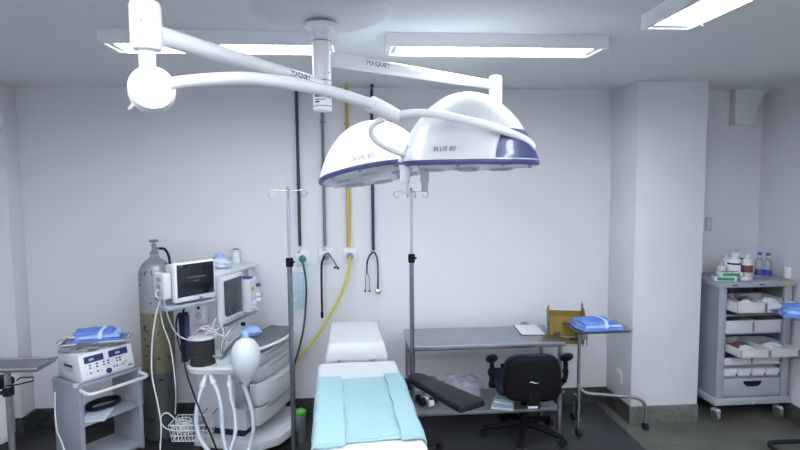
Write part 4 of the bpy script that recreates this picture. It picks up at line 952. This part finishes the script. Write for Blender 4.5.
# patient monitor
mc = at(194, 280.5, 3.56); rM = R(46)
t = thing('patient_monitor', 'patient monitor with dark screen and white bezel left of the anaesthesia machine', 'monitor', (mc.x, mc.y, mc.z), rM)
mb = MB(); mb.box((0, .0, 0), (.285, .045, .25), .014); b_ = mb.obj('bezel', 'white', t)
MB().box((.0, -.0235, .012), (.252, .004, .203), .001).obj('screen', 'screen', b_)
MB().box((0, .06, 0), (.27, .10, .22), .014).obj('rear_case', 'plastic', t)
for k in range(9): MB().box((-.058+.0145*k, -.0262, .028), (.011, .001, .012 if k % 3 else .009)).obj('screen_mark', 'screentext', b_)
MB().box((0, -.0262, .004), (.05, .001, .004)).obj('screen_mark', 'screentext', b_)
MB().box((.03, -.0235, -.112), (.02, .004, .008), .001).obj('button', 'text', b_)
MB().box((-.10, -.0265, .102), (.02, .002, .006)).obj('status_mark', 'screentext', t)
mb = MB(); mb.box((-.172, .07, -.015), (.055, .12, .16), .010); b2_ = mb.obj('module_rack', 'offwhite', t)
for k in range(3): MB().box((-.201, .06, .03-.045*k), (.006, .05, .03), .002).obj('module_port', 'greyblue', b2_)
mb = MB(); mb.box((-.03, .05, -.150), (.34, .16, .022), .006); mb.obj('mount_plate', 'greyblue', t)
mb = MB(); mb.tube([(0, .09, -.165), (.02, .16, -.19), (.05, .30, -.20)], .018, 12); mb.obj('mount_arm', 'steel_dull', t)
# leads from the monitor
for i, pts in enumerate(([(166, 289, 3.5), (160, 300, 3.46), (155, 320, 3.44), (152, 345, 3.42), (152, 375, 3.38), (157, 400, 3.35), (161, 425, 3.32), (160, 452, 3.3)],
            [(163, 292, 3.5), (160, 306, 3.48), (163, 325, 3.50), (170, 345, 3.5), (174, 370, 3.5), (176, 395, 3.52), (175, 414, 3.6)],
            [(168, 293, 3.5), (164, 300, 3.47), (170, 322, 3.5), (178, 335, 3.55), (190, 341, 3.58)],
            [(162, 284, 3.5), (156, 292, 3.46), (158, 298, 3.46), (165, 296, 3.5)])):
    lab = ['long white lead dropping from the patient monitor to the floor before the gas cylinder', 'white lead falling from the patient monitor into the wire basket',
           'white lead running from the patient monitor toward the bellows', 'short white lead looping at the side of the patient monitor'][i]
    hoser('monitor_lead', lab, pts, .0042, 'cable', 8, 'cable')
# blood pressure cuff hung at the side, black lead
p = at(184, 335, 3.72); t = thing('pressure_cuff', 'dark blue pressure cuff hanging below the patient monitor', 'cuff', (p.x, p.y, p.z), R(20))
mb = MB(); mb.slab(6, 16, lambda u, v: ((u-.5)*.062*(1-.3*v), .008*math.sin(v*8), .155-.33*v), .014); mb.obj('cuff', 'navy', t)
mb = MB(); mb.slab(4, 16, lambda u, v: ((u-.5)*.030+.022, -.018+.006*math.sin(v*7), .14-.30*v), .008); mb.obj('cuff_strap', 'blue', t)
mb = MB(); mb.tube([(0, 0, .15), (.01, .02, .18), (.02, .05, .19)], .006, 8); mb.obj('hook', 'black', t)
hoser('black_lead', 'long black lead running from the pressure cuff across the machine toward the floor', [(178, 314, 3.7), (176, 325, 3.68), (178, 340, 3.64), (183, 358, 3.6), (188, 378, 3.56), (196, 400, 3.42), (205, 422, 3.38), (213, 440, 3.36), (219, 456, 3.34)], .0055, 'blackrub', 8, 'cable')
# wire basket with leads
p = at(193, 428, 3.58); t = thing('wire_basket', 'white wire basket low at the left side of the anaesthesia machine', 'basket', (p.x, p.y, p.z), R(-5))
bw, bd, bh = .125, .08, .055
mb = MB()
def loop(z, k): mb.tube([(-bw*k, -bd*k, z), (bw*k, -bd*k, z), (bw*k, bd*k, z), (-bw*k, bd*k, z), (-bw*k, -bd*k, z)], .0028, 6, smooth=False)
for k in range(4): loop(-bh+2*bh*k/3, .88+.12*k/3)
for k in range(11):
    x = -bw+2*bw*k/10
    for sy in (-1, 1): mb.tube([(x*.88, sy*bd*.88, -bh), (x, sy*bd, bh)], .002, 6, smooth=False)
    mb.tube([(x*.88, -bd*.88, -bh), (x*.88, bd*.88, -bh)], .002, 6, smooth=False)
for k in range(6):
    y = -bd+2*bd*k/5
    for sx in (-1, 1): mb.tube([(sx*bw*.88, y*.88, -bh), (sx*bw, y, bh)], .002, 6, smooth=False)
mb.obj('wires', 'white', t)
mb = MB(); mb.tube([(.03, bd, bh), (.04, .16, bh+.01)], .005, 6, smooth=False); mb.tube([(.10, bd, bh), (.11, .16, bh+.01)], .005, 6, smooth=False); mb.obj('hanger', 'steel_dull', t)
P0 = p
for i, (dx, dy, m_, ra, lab) in enumerate(((-.05, 0, 'cable', .055, 'white coiled lead heaped in the left of the wire basket'), (.03, .01, 'steel_dull', .045, 'grey coiled lead heaped in the right of the wire basket'))):
    rnd = random.Random(40+i); pts = []
    for k in range(46):
        a = k*.8; r_ = ra*(.75+.3*rnd.random()); pts.append((r_*math.cos(a), r_*.8*math.sin(a), -.038+.0022*k+.008*rnd.random()))
    mb = MB(); mb.tube(pts, .0042, 7, 3); o = mb.obj('coiled_lead', m_); o.location = (P0.x+dx, P0.y+dy, P0.z); tag(o, lab, 'cable')
mb = MB(); q = [at(*k)-P0 for k in [(178, 424, 3.55), (172, 430, 3.5), (163, 426, 3.48), (161, 417, 3.48), (167, 413, 3.5), (175, 419, 3.53), (180, 424, 3.55)]]; mb.tube(q, .0042, 8); o = mb.obj('looped_lead', 'cable'); o.location = P0; tag(o, 'white lead forming an open loop at the left of the wire basket', 'cable')

# ================================================================ supply cart in the recess
CX0, CX1, CY0, CY1, CZ = 2.825, 3.430, 4.03, 4.47, 1.14
t = thing('supply_cart', 'grey supply cart on casters with pull-out trays, right of the pillar', 'cart', ((CX0+CX1)/2, (CY0+CY1)/2, 0))
sc_ = t; hx, hy = (CX1-CX0)/2, (CY1-CY0)/2
def zpx(py, px=755): return at(px, py, CY0).z
MB().b2(-hx-.02, hx+.02, -hy-.015, hy+.01, CZ-.045, CZ, .010).obj('top', 'cartgrey', t)
MB().b2(-hx-.02, hx+.02, -hy-.015, hy+.01, zpx(404), zpx(397), .012).obj('base', 'cartgrey', t)
zb0 = zpx(397)
mb = MB(); mb.b2(-hx, -hx+.012, -hy+.02, hy-.02, zb0, CZ-.045); mb.obj('side_panel', 'cartgrey', t)
mb = MB(); mb.b2(hx-.012, hx, -hy+.02, hy-.02, zb0, CZ-.045); mb.obj('side_panel', 'cartgrey', t)
mb = MB(); mb.b2(-hx, hx, hy-.02, hy-.008, zb0, CZ-.045); mb.obj('back_panel', 'cartgrey', t)
for sx in (-1, 1):
    for sy in (-1, 1):
        wd = .062 if sy < 0 else .04
        x0_ = sx*hx-(.0 if sx < 0 else wd); MB().b2(x0_, x0_+wd, sy*hy-(.0 if sy < 0 else .03), sy*hy+(.03 if sy < 0 else 0), zb0, CZ-.045, .006).obj('corner_post', 'cartgrey', t)
ins0, ins1 = -hx+.064, hx-.064
for k, py in enumerate((315.5, 334, 365.5, 376.5)):
    z = zpx(py); MB().b2(ins0-.05, ins1+.05, -hy+.02, hy-.03, z-.005, z+.005).obj('shelf', 'cartgrey', t)
for sx in (-1, 1):
    for sy in (-1, 1):
        x = sx*(hx-.035); y = sy*(hy-.05)
        mb = MB(); mb.cyl((x-.014, y-.005, .045), (x+.014, y-.005, .045), .045, seg=24); mb.obj('caster_wheel', 'steel_dull', t)
        mb = MB(); mb.box((x+.012, y+.012, .078), (.045, .075, .05), .014); mb.obj('caster_hood', 'offwhite', t)
MB().cyl((0, -hy-.017, zpx(402)), (0, -hy-.010, zpx(402)), .012, seg=16).obj('bumper', 'plastic', t)
# drawer and rows of bins (drawer belongs to the cart)
z0, z1 = zpx(396), zpx(378)
d_ = MB().b2(ins0, ins1, -hy+.005, hy-.05, z0, z1, .005).obj('drawer', 'cartgrey', t)
zz = zpx(383.5); poly = [(-.075, zz+.02), (.075, zz+.02), (.068, zz+.0), (.05, zz-.016), (.02, zz-.022), (-.02, zz-.022), (-.05, zz-.016), (-.068, zz)]
MB().prism(poly, -hy-.004, -hy+.006, 'Y').obj('drawer_pull', 'black', d_)
lx_ = (z0, z1)
wI = ins1-ins0
for k in range(4):
    x0_ = ins0+wI*k/4+.004; x1_ = ins0+wI*(k+1)/4-.004; za, zb2 = zpx(375.6), zpx(369)
    b_ = MB().b2(x0_, x1_, -hy+.01, hy-.05, za, zb2, .004).obj('small_bin', 'offwhite', t)
    MB().b2(x1_-.012, x1_-.002, -hy+.007, -hy+.012, za, za+.015).obj('label_holder', 'text', b_)
for (pa, pb) in ((333.0, 320.5), (364.5, 357.5)):
    for k in range(2):
        x0_ = ins0+wI*k/2+.004; x1_ = ins0+wI*(k+1)/2-.004; za, zb2 = zpx(pa), zpx(pb)
        b_ = MB(); b_.b2(x0_, x1_, -hy+.01, -hy+.018, za, zb2, .002); b_.b2(x0_, x1_, -hy+.018, hy-.05, za, za+.008); b_.b2(x0_, x0_+.006, -hy+.018, hy-.05, za, zb2); b_.b2(x1_-.006, x1_, -hy+.018, hy-.05, za, zb2); b_.b2(x0_-.002, x1_+.002, -hy+.006, -hy+.012, zb2-.008, zb2, .002)
        o = b_.obj('tray', 'offwhite', t)
        MB().b2(x1_-.008, x1_+.004, -hy+.004, -hy+.010, za+.01, zb2-.012).obj('clip', 'steel_dull', o)
# pulled out trays
def pull(py_front_bot, py_front_top, out, xo):
    za = at(755, py_front_bot, CY0-out).z; zb2 = at(755, py_front_top, CY0-out).z; res = []
    for k in range(2):
        x0_ = ins0-.004+wI*k/2+.004+xo; x1_ = x0_+wI/2-.006; y0_ = -hy-out; y1_ = y0_+.36
        b_ = MB(); b_.b2(x0_, x1_, y0_, y0_+.008, za, zb2, .002); b_.b2(x0_, x1_, y1_-.008, y1_, za, zb2, .002); b_.b2(x0_, x1_, y0_, y1_, za, za+.006)
        b_.b2(x0_, x0_+.006, y0_, y1_, za, zb2); b_.b2(x1_-.006, x1_, y0_, y1_, za, zb2); b_.b2(x0_-.003, x1_+.003, y0_-.005, y0_+.008, zb2-.008, zb2+.002, .003)
        o = b_.obj('pull_out_tray', 'offwhite', t); MB().b2(x1_-.012, x1_+.004, y0_-.008, y0_-.001, za+.012, zb2-.01).obj('clip', 'steel_dull', o)
    return za
OC = Vector(((CX0+CX1)/2, (CY0+CY1)/2, 0))
za1 = pull(313.5, 303, .10, .015)
za2 = pull(358.5, 350, .15, .022)
rnd = random.Random(5)
for i in range(7):
    x = ins0+.04+rnd.random()*.40; y = -hy-.05+rnd.random()*.2
    m_ = ['gauze', 'paper', 'film', 'tape', 'gauze', 'steel_dull', 'paper'][i]
    lab = ['khaki gauze roll', 'white gauze packet', 'clear syringe packet', 'pale packet', 'olive gauze bundle', 'grey packet', 'white packet'][i]
    where = ['at the left', 'left of centre', 'near the middle', 'toward the right', 'at the back left', 'at the back', 'at the right'][i]
    x = [ins0+.07, ins0+.12, ins0+.20, ins0+.30, ins0+.08, ins0+.22, ins0+.38][i]; y = [-.17, -.26, -.20, -.24, -.10, -.13, -.18][i]
    crumple((OC.x+x, OC.y+y, za1+.052), (.055, .06, .038), 60+i, m_, 'gauze_packet', lab+' '+where+' of the upper pulled-out tray', 'packet')
for i in range(5):
    m_ = ['label_red', 'paper', 'steel_dull', 'paper', 'tape'][i]
    x = [ins0+.08, ins0+.14, ins0+.17, ins0+.34, ins0+.42][i]; y = [-.20, -.27, -.17, -.25, -.2][i]
    lab = ['dark red vial packet at the left', 'white packet at the left front', 'grey packet behind the white one', 'flat white packet right of centre', 'pale packet at the right'][i]
    crumple((OC.x+x, OC.y+y, za2+.040), (.055, .06, .030), 80+i, m_, 'supply_packet', lab+' of the lower pulled-out tray', 'packet')
# fascia labels
MB().b2(hx-.09, hx-.03, -hy-.018, -hy-.014, CZ-.034, CZ-.014).obj('yellow_sticker', 'label_yellow', t)
for x in (-.19, .03): MB().b2(x-.02, x+.02, -hy-.018, -hy-.014, CZ-.028, CZ-.020).obj('sticker', 'text', t)

# bottles and boxes on the cart top
def bottle(px, pyb, y, r, h, label, body, capm, lab=None, neck=.35, cap_h=.02, shoulder=.8, lz=(.25, .5)):
    h *= 1.16; r *= 1.08
    p = at(px, pyb, y); t = thing('bottle', label, 'bottle', (p.x, y, CZ), 0, 'bottles on the supply cart')
    MB().lathe([(0, 0), (r*.96, 0), (r, .004), (r, h*shoulder), (r*.85, h*(shoulder+.06)), (r*neck, h*(shoulder+.13)), (r*neck, h), (0, h)], seg=24).obj('body', body, t)
    MB().lathe([(0, h-.004), (r*neck*1.25, h-.004), (r*neck*1.25, h+cap_h), (0, h+cap_h)], seg=18).obj('cap', capm, t)
    if lab: MB().lathe([(r+.0008, h*lz[0]), (r+.0012, h*lz[0]), (r+.0012, h*lz[1]), (r+.0008, h*lz[1])], seg=24).obj('label', lab, t)
    return t
bottle(727, 268, 4.24, .034, .15, 'tall white bottle behind the green boxes at the left of the cart top', 'white', 'offwhite', None)
bottle(734, 270, 4.18, .044, .16, 'large white bottle with a narrow dark label band on the cart top', 'white', 'white', 'text', .45, .025, lz=(.62, .70))
bottle(738, 266, 4.30, .034, .165, 'white bottle with light blue cap behind the large white bottle', 'tape', 'wrap_light', 'text', .4, .02, lz=(.75, .79))
bottle(747, 270, 4.16, .038, .155, 'white bottle with a dark red label on the supply cart', 'offwhite', 'offwhite', 'label_red', .5, .02, lz=(.30, .62))
bottle(759, 270, 4.18, .026, .165, 'left of the two clear bottles with dark blue caps on the cart', 'clear', 'label_blue', 'label_blue', .45, .018, .72, lz=(.12, .36))
bottle(767.5, 271, 4.16, .026, .16, 'right of the two clear bottles with dark blue caps on the cart', 'clear', 'label_blue', 'label_blue', .45, .018, .72, lz=(.12, .36))
bottle(721.5, 270, 4.20, .026, .10, 'short white bottle at the left end of the cart top beside the green boxes', 'offwhite', 'offwhite', None)
p = at(787.5, 277, 4.14); t = thing('white_cup', 'white ribbed cup at the right end of the supply cart top', 'cup', (p.x, 4.14, CZ))
prof = [(0, 0), (.030, 0)]
for k in range(4): prof += [(.033, .006+k*.02), (.033, .016+k*.02), (.031, .018+k*.02), (.031, .022+k*.02)]
prof += [(.033, .085), (0, .085)]
MB().lathe(prof, seg=28).obj('cup_body', 'white', t); MB().lathe([(0, .085), (.0335, .085), (.033, .092), (0, .094)], seg=28).obj('lid', 'white', t)
def gbox(px, y, z, w_, d_, h, rz, label):
    p = at(px, 275, y); t = thing('glove_box', label, 'box', (p.x, y, z), rz, 'green and white boxes')
    MB().b2(-w_/2, w_/2, -d_/2, d_/2, 0, h, .002).obj('carton', 'paper', t)
    mb = MB(); mb.b2(-w_*.40, w_*.40, -d_/2-.001, -d_/2, h*.12, h*.85); mb.b2(-w_*.42, w_*.42, -d_*.3, d_*.3, h, h+.001); mb.obj('green_print', 'label_green', t)
gbox(724, 4.11, CZ, .16, .075, .034, R(-14), 'green and white carton at the left front of the cart top, lower one of two')
gbox(729, 4.11, CZ+.036, .17, .07, .03, R(-6), 'green and white carton at the left front of the cart top, upper one of two')
p = at(746, 277, 4.08); crumple((p.x, 4.085, CZ+.014), (.04, .022, .018), 77, 'paper', 'tissue', 'small white folded tissue in front of the bottles on the cart', 'tissue')
